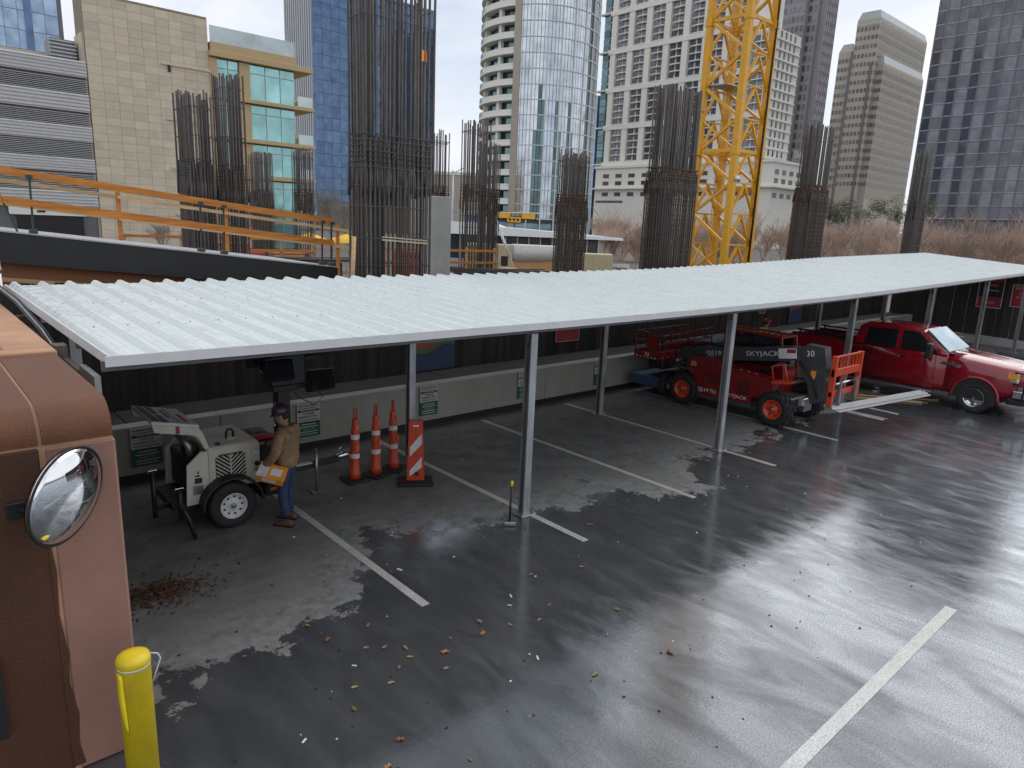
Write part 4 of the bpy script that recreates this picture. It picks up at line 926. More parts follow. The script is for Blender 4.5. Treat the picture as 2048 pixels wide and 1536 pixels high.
# loads and loose lengths
cl = thing('metal_channels', 'stack of long white metal channels lying across the telehandler forks', 'channels', (17.55, 6.05, .605), R(-9))
for i, (dy, dz, dx) in enumerate([(-.09, 0, 0), (.03, 0, .12), (-.03, .05, -.08), (.08, .05, .05)]):
    b = MB(); L_ = 1.95
    b.box(-L_+dx, L_+dx, dy-.05, dy+.05, dz, dz+.004); b.box(-L_+dx, L_+dx, dy-.05, dy-.046, dz, dz+.045); b.box(-L_+dx, L_+dx, dy+.046, dy+.05, dz, dz+.045)
    b.obj('channel', 'white_metal', cl)
for i, (x, y, a, L_) in enumerate([(20.7, 7.05, 128, .95), (21.3, 6.95, 131, 1.1)]):
    b = thing('timber_batten', ['short timber batten lying beside the pickup, nearer one', 'timber batten lying on the deck closest to the pickup'][i], 'batten', (x, y, .03), R(a), 'battens beside the pickup')
    MB().cbox(-L_, L_, -.03, .03, -.025, .015, .004).obj('batten', 'lumber', b)

# ------------------------------------------------------------------ boom lift behind the telehandler
bl = thing('boom_lift', 'red work platform basket marked 50 behind the telehandler', 'lift', (15, 10.82, 0))
MB().cbox(0, 2.5, 0, .8, 1.06, 1.1, .01).obj('platform_floor', 'tel_red', bl)
for y in (0, .78): MB().box(0, 2.5, y, y+.02, 1.08, 1.26).obj('kick_plate', 'tel_red', bl)
for x in (0, 2.48): MB().box(x, x+.02, .02, .78, 1.08, 1.26).obj('kick_plate', 'tel_red', bl)
for z in (1.5, 1.76):
    MB().tube([(0.01, .01, z), (2.49, .01, z), (2.49, .79, z), (.01, .79, z)], .022, 8, closed=True).obj('guard_rail', 'tel_red', bl)
for x in (.01, .8, 1.65, 2.49):
    for y in (.01, .79): MB().tube([(x, y, 1.1), (x, y, 1.77)], .022, 8).obj('stanchion', 'tel_red', bl)
MB().cbox(-.012, -.002, .06, .42, 1.3, 1.7, .003).obj('control_panel', 'tel_red', bl); MB().cbox(.05, .3, .03, .3, 1.3, 1.68, .02).obj('control_box', 'black', bl)
text('50', .15, 'white_paint', bl, (-.006, .38, 1.17), FXm)
for i in range(6): MB().box(-.006, -.002, .08+i*.12, .14+i*.12, 1.085, 1.105).obj('hazard_mark', 'white_paint', bl)
for i in range(9): MB().box(.1+i*.26, .22+i*.26, -.006, -.002, 1.1, 1.12).obj('hazard_mark', 'amber', bl)
MB().bar((1.2, .4, .9), (3.6, .5, .75), .22, .25).obj('jib', 'banner_blue', bl); MB().cbox(.5, 1.6, .2, .7, .72, 1.05, .03).obj('platform_mount', 'black', bl)
MB().cbox(2.8, 4.6, .05, 1.1, .35, 1.3, .05).obj('turret', 'banner_blue', bl); MB().cbox(.2, 4.6, .1, 1.0, .25, .55, .03).obj('chassis', 'banner_blue', bl)
for x in (.55, 4.2):
    wheel('wheel', bl, (x, .02, .36), .36, .26, .2, 'white_metal', holes=6, side=-1)
MB().tube([(.9, .3, 1.0), (1.1, .0, 1.15), (1.7, -.05, 1.3), (2.3, .1, 1.15)], .03, 8).obj('hydraulic_hose', 'rubber', bl)

# ------------------------------------------------------------------ red crew-cab pickup (front toward -Y)
tk = thing('pickup_truck', 'red four-door pickup truck with chrome grille parked at the right', 'truck', (22.22, 4.0, 0))
W = 1.0
for sx in (-1, 1):
    for y in (1.1, 5.1): wheel('wheel', tk, (sx*.86, y, .42), .42, .29, .25, 'chrome', holes=0, spokes=5, side=sx, axis='x')
def bsec(y, w, zb, zs, zt, cw):
    h = [(w*.93, zb), (w, zb+.2), (w*1.0, (zb+zs)/2+.08), (w*.985, zs-.06), (w*.93, zs), (w*cw, zt-.015), (w*.25, zt+.012)]
    return [(-a, y, z) for a, z in h]+[(a, y, z) for a, z in reversed(h)]
MB().loft([bsec(.12, .86, .72, 1.2, 1.3, .55), bsec(.3, .94, .55, 1.26, 1.37, .6), bsec(.7, .985, .5, 1.31, 1.42, .62), bsec(1.3, 1.0, .46, 1.36, 1.48, .64), bsec(1.85, 1.0, .44, 1.4, 1.53, .66)], sm=True).obj('bonnet', 'truck_red', tk)
MB().loft([bsec(1.86, 1.0, .44, 1.4, 1.47, .8), bsec(2.4, 1.0, .43, 1.44, 1.46, .9), bsec(4.4, 1.0, .43, 1.45, 1.46, .9)], sm=True).obj('cab_body', 'truck_red', tk)
for s_ in (-1, 1):                                                   # raised bonnet flanks
    MB().loft([[(s_*.2, y, z-.005), (s_*.34, y, z+.018), (s_*.5, y, z+.012), (s_*.6, y, z-.03)] for y, z in ((.3, 1.365), (.8, 1.425), (1.4, 1.485), (1.83, 1.525))], sm=True, closed=False).obj('bonnet_bulge', 'truck_red', tk)
# greenhouse
def gsec(y, w0, z0, w1, z1): return [(-w0, y, z0), (-w1, y+.0, z1), (-w1*.7, y, z1+.03), (w1*.7, y, z1+.03), (w1, y, z1), (w0, y, z0)]
MB().loft([[(-.96, 1.86, 1.44), (-.95, 1.9, 1.47), (-.6, 1.9, 1.48), (.6, 1.9, 1.48), (.95, 1.9, 1.47), (.96, 1.86, 1.44)],
           [(-.95, 2.62, 1.44), (-.76, 2.62, 2.0), (-.5, 2.6, 2.04), (.5, 2.6, 2.04), (.76, 2.62, 2.0), (.95, 2.62, 1.44)],
           [(-.95, 3.4, 1.44), (-.77, 3.4, 2.05), (-.5, 3.4, 2.09), (.5, 3.4, 2.09), (.77, 3.4, 2.05), (.95, 3.4, 1.44)],
           [(-.95, 4.2, 1.44), (-.77, 4.15, 2.02), (-.5, 4.15, 2.06), (.5, 4.15, 2.06), (.77, 4.15, 2.02), (.95, 4.2, 1.44)],
           [(-.94, 4.4, 1.44), (-.76, 4.32, 1.93), (-.5, 4.32, 1.97), (.5, 4.32, 1.97), (.76, 4.32, 1.93), (.94, 4.4, 1.44)]], sm=False).obj('cab_roof', 'truck_red', tk)
def side_x(z, s_): return s_*(.95-(z-1.44)*.18/.56+.006)
def glassq(name, pts, s_, mat='window_dark', off=.0):
    vs = [(side_x(z, s_)+s_*off, y, z) for y, z in pts]; vi = [(side_x(z, s_)+s_*(off-.012), y, z) for y, z in pts]; n = len(pts)
    MB().add(vs+vi, [tuple(range(n)), tuple(reversed(range(n, 2*n)))]+[(i, (i+1) % n, n+(i+1) % n, n+i) for i in range(n)]).obj(name, mat, tk)
for s_ in (-1, 1):
    glassq('front_door_window', [(2.12, 1.46), (3.08, 1.45), (3.12, 1.96), (2.7, 1.95)], s_, off=.014)
    glassq('rear_door_window', [(3.22, 1.45), (4.08, 1.45), (4.06, 1.93), (3.25, 1.96)], s_, off=.014)
    for y in (2.14, 3.15, 4.1): MB().box(s_*1.001-.002, s_*1.001+.002, y-.006, y+.006, .66, 1.42).obj('door_seam', 'black', tk)
    for y in (3.0, 3.92):
        hnd = MB().cbox(s_*1.0-.012, s_*1.0+.02 if s_ > 0 else s_*1.0+.012, y-.1, y+.06, 1.2, 1.26, .008)
        hnd.obj('door_handle', 'black_gloss', tk)
    MB().cbox(s_*.95-.12, s_*.95+.12, 2.1, 4.4, .36, .41, .02).obj('running_board', 'steel', tk)
    # towing mirror
    MB().bar((s_*.97, 2.32, 1.5), (s_*1.2, 2.28, 1.52), .05, .06).obj('mirror_arm', 'black', tk)
    MB().cbox(s_*1.27-.11, s_*1.27+.11, 2.18, 2.34, 1.33, 1.74, .03).obj('door_mirror', 'black', tk)
    MB().cbox(s_*1.27-.07, s_*1.27+.07, 2.19, 2.2, 1.43, 1.5, .003).obj('mirror_lamp', 'amber', tk)
    # wheel arches with flares
    for y in (1.1, 5.1):
        MB().prism([(y+.53*math.cos(a), .42+.53*math.sin(a)) for a in [math.pi*i/14 for i in range(15)]]+[(y-.53, .38), (y+.53, .38)], 'x', s_*.6, s_*1.004).obj('wheel_well', 'black', tk)
        secs = []
        for i in range(15):
            a = math.pi*i/14-.12+.24*i/14; c, s2 = math.cos(a), math.sin(a)
            secs.append([(s_*.99, y+.6*c, .42+.6*s2), (s_*1.035, y+.57*c, .42+.57*s2), (s_*1.035, y+.52*c, .42+.52*s2), (s_*.99, y+.52*c, .42+.52*s2)])
        MB().loft(secs, sm=True).obj('arch_flare', 'truck_red', tk)
    MB().prism([(1.48, 1.24), (1.95, 1.27), (2.02, 1.2), (1.55, 1.15)], 'x', s_*1.0, s_*1.012).obj('wing_vent', 'chrome', tk)
    MB().prism([(1.62, 1.2), (1.9, 1.225), (1.96, 1.2), (1.66, 1.175)], 'x', s_*1.0125, s_*1.0145).obj('vent_slot', 'black', tk)
    # head lamps
    MB().loft([[(s_*.62, .1, .96), (s_*.97, .22, .98), (s_*.96, .26, 1.24), (s_*.62, .12, 1.24)], [(s_*.62, .3, .96), (s_*.93, .5, .98), (s_*.93, .5, 1.24), (s_*.62, .3, 1.24)]]).obj('headlamp', 'lens', tk)
    MB().loft([[(s_*.9, .19, 1.08), (s_*.985, .24, 1.08), (s_*.98, .26, 1.2), (s_*.9, .2, 1.2)], [(s_*.9, .4, 1.08), (s_*.965, .44, 1.08), (s_*.965, .44, 1.2), (s_*.9, .4, 1.2)]]).obj('indicator', 'amber', tk)
# windscreen
MB().add([(-.87, 1.88, 1.53), (.87, 1.88, 1.53), (.73, 2.52, 2.045), (-.73, 2.52, 2.045), (-.87, 1.9, 1.48), (.87, 1.9, 1.48), (.73, 2.56, 1.99), (-.73, 2.56, 1.99)], [(0,1,2,3),(7,6,5,4),(0,4,5,1),(1,5,6,2),(2,6,7,3),(3,7,4,0)]).obj('windscreen', 'windscreen', tk)
for x in (-.5, .25): MB().tube([(x, 1.86, 1.52), (x+.3, 1.96, 1.53), (x+.55, 1.93, 1.52)], .01, 6).obj('wiper', 'black', tk)
MB().box(-.85, .85, 1.8, 1.92, 1.475, 1.487).obj('cowl', 'black', tk)
# front end
MB().cbox(-.6, .6, .02, .3, .82, 1.3, .05).obj('grille', 'chrome', tk)
for z in (.92, 1.05, 1.18): MB().box(-.52, .52, .008, .02, z-.035, z+.035).obj('grille_slot', 'black', tk)
MB().lathe([(.1, -.004), (.1, .012)], 20, (0, .0, 1.1), 'y').obj('badge', 'sign_blue', tk)
MB().cbox(-.98, .98, -.08, .3, .56, .8, .04).obj('bumper', 'chrome', tk); MB().cbox(-.93, .93, -.02, .4, .4, .56, .03).obj('lower_bumper', 'black', tk)
for x in (-.75, .75): MB().tube([(x, -.1, .5), (x, -.13, .47), (x, -.1, .44), (x, -.07, .47)], .014, 6, closed=True).obj('tow_hook', 'chrome', tk)
for z in (.95, 1.25): MB().tube([(-.98, .3, z), (-.97, .05, z), (-.7, -.1, z), (.7, -.1, z), (.97, .05, z), (.98, .3, z)], .025, 8).obj('guard_bar', 'black_gloss', tk)
for x in (-.97, -.45, .45, .97): MB().tube([(x, (-.1 if abs(x) < .8 else .05), .6), (x, (-.1 if abs(x) < .8 else .05), 1.25)], .025, 8).obj('guard_upright', 'black_gloss', tk)
# open load bed
for s_ in (-1, 1): MB().cbox(s_*.96-.05, s_*.96+.045, 4.45, 6.3, .62, 1.46, .02).obj('bed_side', 'truck_red', tk); MB().cbox(s_*.93-.07, s_*.93+.07, 4.46, 6.3, 1.462, 1.49, .008).obj('bed_rail', 'black', tk)
MB().cbox(-.9, .9, 4.46, 4.52, .7, 1.46, .01).obj('bed_front', 'truck_red', tk); MB().cbox(-.9, .9, 6.22, 6.3, .7, 1.44, .02).obj('tailgate', 'truck_red', tk)
MB().box(-.9, .9, 4.52, 6.22, .7, .76).obj('bed_floor', 'black', tk)
MB().cbox(-.9, .9, 4.55, 4.95, 1.2, 1.55, .02).obj('tool_box', 'black_gloss', tk)
for x in (-.86, .86): MB().bar((x, 4.6, 1.58), (x, 6.2, 1.58), .04, .05).obj('rack_rail', 'black', tk)
for x in (-.86, .86):
    for y in (4.7, 6.1): MB().bar((x, y, 1.48), (x, y, 1.58), .04, .04).obj('rack_leg', 'black', tk)
MB().box(-.8, .8, .4, 6.1, .42, .6).obj('underbody', 'black', tk)
MB().tube([(-.6, .5, .6), (-.62, .5, 1.0)], .01, 6).obj('antenna', 'black', tk)
MB().cbox(-1.02, -.98, .62, .8, .28, .62, .004).obj('mud_flap', 'black', tk)

# ------------------------------------------------------------------ leaves and litter on the deck
lf = [MB().add([(-.04, 0, .002), (-.015, -.018, .006), (.02, -.015, .012), (.045, 0, .006), (.02, .016, .004), (-.015, .017, .009), (0, 0, .003)], [(0, 1, 6), (1, 2, 6), (2, 3, 6), (3, 4, 6), (4, 5, 6), (5, 0, 6)]).mesh('leaf', 'leaf_green')]
star = [(.042*(1 if i % 2 == 0 else .62)*math.cos(2*math.pi*i/14)*(1.2), .028*(1 if i % 2 == 0 else .6)*math.sin(2*math.pi*i/14), .003+.012*(i % 3)/2) for i in range(14)]
lf.append(MB().add(star+[(0, 0, .003)], [(i, (i+1) % 14, 14) for i in range(14)]).mesh('leaf', 'leaf_orange'))
lf.append(MB().box(-.03, .03, -.008, .008, .001, .006).mesh('leaf', 'paper'))
spots = [(3.05, 6.13, 1), (3.52, 6.1, 1), (3.46, 5.64, 0), (3.9, 5.18, 1), (4.43, 5.2, 1), (5.76, 5.84, 1), (5.12, 5.01, 0), (5.44, 5.17, 0), (5.79, 3.69, 1), (3.57, 5.33, 0), (3.39, 5.26, 0), (2.89, 5.26, 0), (2.73, 4.99, 0), (3.05, 5.56, 2), (2.85, 4.4, 1), (3.18, 3.84, 0), (3.06, 7.58, 0), (4.49, 6.97, 2), (4.78, 5.14, 0), (6.45, 5.57, 0), (7.54, 6.42, 1), (4.87, 3.94, 0), (3.3, 5.75, 0), (3.62, 5.5, 0), (2.6, 4.2, 1), (3.2, 5.1, 0), (3.75, 4.95, 0), (4.1, 5.35, 0), (2.2, 4.9, 2), (4.6, 4.5, 2), (5.2, 5.6, 2), (4.95, 7.9, 2), (6.0, 4.6, 0), (3.0, 6.5, 0), (4.55, 5.4, 1), (5.05, 5.45, 2)]
nm = ['green leaf', 'orange-brown leaf', 'pale paper scrap']
cn = [0, 0, 0]; ordn = ['first', 'second', 'third', 'fourth', 'fifth', 'sixth', 'seventh', 'eighth', 'ninth', 'tenth', 'eleventh', 'twelfth', 'thirteenth', 'fourteenth', 'fifteenth', 'sixteenth', 'seventeenth', 'eighteenth', 'nineteenth', 'twentieth']
for x, y, k in sorted(spots, key=lambda s: (s[0]*.74-s[1]*.67)/(s[0]*.67+s[1]*.74)):
    o = link('fallen_leaf' if k < 2 else 'paper_scrap', lf[k], None, (x, y, .004), (rnd.uniform(-.15, .15), rnd.uniform(-.15, .15), rnd.uniform(0, 6)), (rnd.uniform(.8, 1.3),)*3)
    tag(o, 'small %s on the deck, %s of its kind from the left' % (nm[k], ordn[cn[k]]), 'leaf' if k < 2 else 'paper', ['green leaves', 'brown leaves', 'paper scraps'][k]+' on the deck'); cn[k] += 1
b = MB()
for i in range(900):
    a = rnd.uniform(0, 6.28); q = abs(rnd.gauss(0, .42)); x, y = 1.95+q*math.cos(a)*.85, 8.2+q*math.sin(a)*.55
    if x < 1.2: continue
    z = max(.004, .07*(1-q/.5))*rnd.random(); t = rnd.uniform(0, 6.28); l = rnd.uniform(.015, .045); dx, dy = l*math.cos(t), l*math.sin(t)
    b.add([(x-dx, y-dy, z), (x+dy*.4, y-dx*.4, z+rnd.uniform(0, .02)), (x+dx, y+dy, z+rnd.uniform(0, .02)), (x-dy*.4, y+dx*.4, z)], [(0, 1, 2), (0, 2, 3)])
tag(b.obj('leaf_litter', 'leaf_litter'), 'heap of dark brown leaf litter by the booth corner', 'litter', kind='stuff')
b = MB()
for i in range(300):
    x = rnd.uniform(1.3, 13); y = rnd.uniform(2.5, 12) ; s_ = rnd.uniform(.003, .014)
    b.box(x-s_, x+s_, y-s_*.7, y+s_*.7, .0005, .003+s_*.4, rnd.choice((0, 0, 0, 0, 1)))
tag(b.obj('grit', ['tar', 'paper']), 'scattered grit and crumbs on the deck', 'grit', kind='stuff')

# ------------------------------------------------------------------ rebar columns
def ring_mesh(wx, wy, r, mat):
    c = .03
    return MB().tube([(c, 0, 0), (wx-c, 0, 0), (wx, c, 0), (wx, wy-c, 0), (wx-c, wy, 0), (c, wy, 0), (0, wy-c, 0), (0, c, 0)], r, 5, closed=True).mesh('tie', mat)
def column(label, X, Y, wx, wy, lap0, lap1, top, nx, ny, r=.024, ties=(), dense=None, inset=.06, mat='rebar', tmat='rebar', toptie=True, base=0.0, jag=.25, nlap=7, crossties=True):
    c = thing('rebar_column', label, 'rebar column', (X, Y, base), group='column reinforcement cages')
    top -= base; lap0 -= base; lap1 -= base
    straight = MB().tube([(0, 0, 0), (0, 0, 1)], r, 6).mesh('rebar', mat)
    kz = lap0-.1
    bent = MB().tube([(.0, 0, max(.1, kz-.3)), (.0, 0, kz), (-inset, 0, kz+.55), (-inset, 0, top)], r, 6).mesh('rebar', mat)
    spots = []
    for i in range(nx):
        t = i/(nx-1); spots += [(t*wx, 0, R(-90)), (t*wx, wy, R(90))]
    for j in range(1, ny-1):
        t = j/(ny-1); spots += [(0, t*wy, R(180)), (wx, t*wy, 0)]
    for x, y, a in spots:
        ix, iy = (x+(.03 if x < wx/2 else -.03)), (y+(.03 if y < wy/2 else -.03))
        link('rebar', straight, c, (ix, iy, 0), (0, 0, a), (1, 1, lap1-.1+rnd.uniform(-.15, .1)))
        dx = r*2.1
        o = link('rebar', bent, c, (ix+rnd.uniform(-.006, .006)+dx*.7*math.cos(a+1.57), iy+dx*.7*math.sin(a+1.57), rnd.uniform(-jag, jag*.3)), (rnd.uniform(-.004, .004), rnd.uniform(-.004, .004), a))
    rm = ring_mesh(wx, wy, .011, tmat)
    for i in range(nlap): link('tie', rm, c, (rnd.uniform(-.01, .01), rnd.uniform(-.01, .01), lap0+(lap1-lap0)*i/(nlap-1)-.0), (rnd.uniform(-.012, .012), rnd.uniform(-.012, .012), 0))
    for z in ties: link('tie', rm, c, (0, 0, z-base), (rnd.uniform(-.01, .01), rnd.uniform(-.01, .01), 0))
    if dense:
        z = dense[0]-base
        while z < dense[1]-base: link('tie', rm, c, (rnd.uniform(-.012, .012), rnd.uniform(-.012, .012), z), (rnd.uniform(-.012, .012), rnd.uniform(-.012, .012), 0)); z += dense[2]
    if toptie: link('tie', ring_mesh(wx-2*inset, wy-2*inset, .011, tmat), c, (inset, inset, top-.55), (rnd.uniform(-.02, .02), rnd.uniform(-.02, .02), 0))
    if crossties:
        cm = MB().tube([(0, 0, 0), (0, wy, 0)], .009, 5).mesh('cross_tie', tmat)
        for i in range(1, nx-1, 2):
            for z in range(max(2, nlap//2)): link('cross_tie', cm, c, (wx*i/(nx-1)+.03, 0, lap0+(lap1-lap0)*z/max(1, nlap//2-1)+.03))
    return c
bigc = column('nearest and largest cage of upright rebar, in front of the blue glass tower', 8.62, 14.95, 1.92, .8, 5.62, 6.35, 9.85, 16, 6, .034, (8.9, 2.9, 3.3, 3.95, 4.7, 5.2), inset=.05, jag=.35)
MB().bar((.45, -.03, 3.93), (1.75, -.03, 3.86), .03, .04).obj('spacer_bar', 'container', bigc); MB().bar((.45, -.03, 4.0), (1.75, -.03, 3.93), .03, .03).obj('spacer_bar', 'container', bigc)
MB().box(1.55, 1.62, -.03, -.01, 8.15, 8.4).obj('tag', 'amber', bigc); MB().box(1.66, 1.7, -.03, -.01, 8.15, 8.38).obj('tag', 'orange_bright', bigc)
column('bundle of rebar with rusty square mesh cage just left of the yellow crane', 22.2, 16.4, 2.1, .95, 6.3, 6.75, 9.75, 17, 9, .032, (8.95, 7.35), dense=(2.6, 6.8, .19), inset=.16, tmat='rebar_rust', nlap=5, toptie=False, jag=.1)
column('rebar cage with orange rusty mesh right of the crane, before the beige towers', 35.2, 17, 1.9, .95, 6.6, 7.0, 9.95, 14, 8, .032, (9.3,), dense=(2.8, 7.0, .2), inset=.15, tmat='rebar_rust', nlap=4, toptie=False, jag=.1)
column('slender leaning rebar cage before the dark grey tower', 42.7, 14.6, 1.5, .5, 6.2, 6.6, 9.35, 9, 4, .032, (3.5, 4.2, 4.9, 5.5, 8.9, 7.9), nlap=6, toptie=False)
column('rusty square rebar cage in front of the curved glass tower base', 19.7, 18.9, 1.05, .8, 5.2, 5.62, 7.25, 12, 8, .025, (6.9,), dense=(2.0, 5.6, .13), inset=.09, tmat='rebar_rust', nlap=6)
column('cage of dark rebar left of the beige office windows, shorter of the joined pair', 8.25, 26.2, .85, 1.35, 5.5, 6.2, 8.5, 9, 10, .034, (7.9, 7.0, 5.0, 4.6, 4.2, 3.9, 3.4), nlap=9, jag=.3)
column('tall thin cage of dark rebar beside the beige office windows', 10.0, 27.6, .8, 1.1, 5.3, 6.2, 9.5, 7, 5, .038, (8.3, 7.2, 5.0, 4.6, 4.2, 3.9), nlap=8, tmat='rebar_rust')
column('thin rebar cage with rusty ties left of the curved glass tower', 23.0, 29.0, 1.15, 1.1, 5.55, 6.4, 9.6, 7, 6, .032, (9.0, 4.8, 4.2, 3.2, 2.6), tmat='rebar_rust', nlap=6)
column('shorter denser rebar bundle directly behind the thin rusty cage', 24.9, 30.2, 1.0, .9, 5.6, 6.3, 8.8, 8, 8, .026, (4.8, 3.9), nlap=5)
column('distant grey rebar cage in front of the green office windows', 22.4, 55, 1.15, 1.9, 5.4, 6.3, 9.2, 9, 8, .045, (4.6, 3.6, 8.4), nlap=6, tmat='rebar_rust')
column('distant pale rebar cage by the office balconies', 19.2, 41, .95, 1.1, 5.2, 6.0, 8.45, 8, 6, .03, (4.6, 3.6, 7.8), nlap=6, tmat='rebar_rust')
column('very distant thin rebar cage between the tall cages', 33.0, 40, .55, .5, 5.5, 6.4, 9.0, 4, 4, .03, (4.6, 3.6), nlap=5, tmat='rebar_rust')
cc = thing('concrete_column', 'square pale concrete column with rebar sprouting from its top', 'column', (16.98, 24, 0))
MB().cbox(0, .95, 0, .9, 0, 5.45, .03).obj('shaft', 'concrete', cc)
column('starter bars rising from the pale concrete column', 17.05, 24.07, .8, .75, 5.5, 5.85, 8.1, 6, 5, .024, (7.6,), base=5.45, tmat='rebar_rust', nlap=5, inset=.05)

# ------------------------------------------------------------------ tower crane mast
cr_ = thing('tower_crane', 'yellow lattice tower crane mast rising beside the rebar columns', 'crane', (30.02, 18.4, 0))
WX, WY = 2.2, 2.0
Z0, SEC = -.0, 5.77
zs0 = 8.24-SEC-SEC*0
corners = [(0, 0), (WX, 0), (WX, WY), (0, WY)]
z_nodes = [8.24+SEC*k/4 for k in range(-6, 13)]
for x, y in corners: MB().cbox(x-.145, x+.145, y-.145, y+.145, 0, 26, .012).obj('leg', 'crane', cr_)
hb = {}
def brace(p, q, w): MB().bar(p, q, w, w).obj('brace', 'crane', cr_)
for i, z in enumerate(z_nodes):
    main = (i-6) % 4 == 0
    if main:
        for (a, b) in zip(corners, corners[1:]+corners[:1]): MB().bar((*a, z), (*b, z), .1, .16).obj('frame_beam', 'crane', cr_)
        for x, y in corners: MB().cbox(x-.175, x+.175, y-.175, y+.175, z-.22, z+.14, .01).obj('splice', 'crane', cr_)
    else:
        for y in (0, WY): MB().bar((0.1, y, z), (WX-.1, y, z), .06, .08).obj('strut', 'crane', cr_)
    if i+1 < len(z_nodes):
        zn = z_nodes[i+1]
        for y in (0, WY):
            brace((.1, y, z+.05), (WX/2, y, zn-.05), .11); brace((WX-.1, y, z+.05), (WX/2, y, zn-.05), .11)
        for x in (0, WX):
            a, b = (0, WY) if i % 2 else (WY, 0)
            brace((x, a, z), (x, b, zn), .12)
        if i % 2 == 0: brace((0, 0, z), (0, WY, zn), .07)
for k, z in enumerate((11.2, 17.0)):
    MB().cbox(.15, WX-.15, .9, WY-.15, z, z+.05, .01).obj('rest_platform', 'steel', cr_)
MB().bar((0, .4, 6.55), (WX, .4, 6.55), .25, .25).obj('tie_beam', 'crane', cr_)
lad = MB()
for x in (.9, 1.3): lad.bar((x, 1.5, 2), (x, 1.5, 20), .03, .03)
ld = lad.obj('ladder', 'crane', cr_)
rg = MB().bar((.9, 1.5, 0), (1.3, 1.5, 0), .025, .025).mesh('rung', 'crane')
for i in range(60): link('rung', rg, ld, (0, 0, 2.2+i*.3))
hp = MB().tube([(1.1+.38*math.cos(t), 1.5-.38*math.sin(t), 0) for t in [math.pi*i/8 for i in range(9)]], .014, 5).mesh('ladder_hoop', 'crane')
for i in range(16): link('ladder_hoop', hp, ld, (0, 0, 4+i*1.0))
for dx in (0, .07): MB().tube([(WX-.25+dx, -.16, 2), (WX-.2+dx, -.16, 9), (WX-.1+dx, -.16, 14), (WX-.05+dx, -.16, 24)], .035, 8).obj('power_cable', 'rubber', cr_)
MB().tube([(.0, -.14, 6.9), (.0, -.3, 7.0)], .1, 12).obj('work_lamp', 'white_metal', cr_)

# ------------------------------------------------------------------ ramp with guard rails
rp = thing('concrete_ramp', 'dark sided concrete ramp slab sloping down behind the white roof', 'ramp', (0, 16.2, 0))
def rzz(x): return 3.93-(x-1.63)*.105
def slope_box(x0, x1, y0, y1, d0, d1): return MB().add([(x0, y0, rzz(x0)+d0), (x1, y0, rzz(x1)+d0), (x1, y1, rzz(x1)+d0), (x0, y1, rzz(x0)+d0), (x0, y0, rzz(x0)+d1), (x1, y0, rzz(x1)+d1), (x1, y1, rzz(x1)+d1), (x0, y1, rzz(x0)+d1)], [(0,3,2,1),(4,5,6,7),(0,1,5,4),(1,2,6,5),(2,3,7,6),(3,0,4,7)])
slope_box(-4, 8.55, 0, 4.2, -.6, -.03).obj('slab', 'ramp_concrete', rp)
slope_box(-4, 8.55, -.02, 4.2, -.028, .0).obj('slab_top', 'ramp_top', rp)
slope_box(-4, 8.4, .35, .45, -1.05, -.61).obj('formwork', 'form_ply', rp)
slope_box(-4, 8.4, .3, .34, -.98, -.9).obj('waler', 'lumber', rp)
for x in (-2, 4, 7.8): MB().box(x-.2, x+.2, 1.4, 1.9, 0, rzz(x)-.6).obj('support', 'concrete', rp)
gr = thing('guard_rail', 'orange stained timber guard rail on green posts along the ramp edge', 'guard rail', (0, 16.3, 0))
def rail(par_, x0, x1, y, d, h, mat, t=.04): slope_box(x0, x1, y-t/2, y+t/2, d, d+h).obj('rail', mat, par_)
for a, b in ((-4, 1.75), (1.76, 8.5)):
    rail(gr, a, b, 0, 1.03, .14, 'orange_lumber'); rail(gr, a, b, 0, .5, .14, 'orange_lumber')
for x in (1.6, 2.2, 5.3, 5.8, 8.2, 8.45):
    MB().bar((x, .06, rzz(x)), (x+.03, .06, rzz(x)+1.1), .035, .035).obj('post', 'green_steel', gr)
    MB().cbox(x-.07, x+.07, .0, .14, rzz(x)+.0, rzz(x)+.08, .01).obj('post_clamp', 'green_steel', gr); MB().box(x-.04, x+.07, -.03, .09, rzz(x)+1.02, rzz(x)+1.09).obj('rail_bracket', 'green_steel', gr)
MB().bar((1.6, .06, rzz(1.6)+1.05), (1.95, .1, rzz(1.95)), .03, .03).obj('brace', 'green_steel', gr); MB().bar((1.6, .06, rzz(1.6)+1.05), (1.2, .1, rzz(1.2)), .03, .03).obj('brace', 'green_steel', gr)
g2 = thing('guard_rail', 'pale new timber guard rail on the far side of the ramp', 'guard rail', (0, 20, 0))
for a, b in ((-3, 4.5), (4.52, 12)):
    rail(g2, a, b, 0, 1.02, .09, 'lumber'); rail(g2, a, b, 0, .5, .09, 'lumber')
for x in (1.0, 4.55, 7.2, 10.6): MB().cbox(x-.05, x+.05, .03, .1, rzz(x)-.35, rzz(x)+1.2, .005).obj('post', 'orange_lumber', g2)
pl = thing('timber_prop', 'round timber prop leaning against the largest rebar cage', 'prop', (8.0, 14.55, 0))
MB().tube([(0, 0, 2.2), (.16, .1, 4.0)], .05, 10).obj('pole', 'lumber', pl); MB().cbox(-.14, .14, -.14, .14, 0, 2.2, .02).obj('stand', 'concrete', pl)

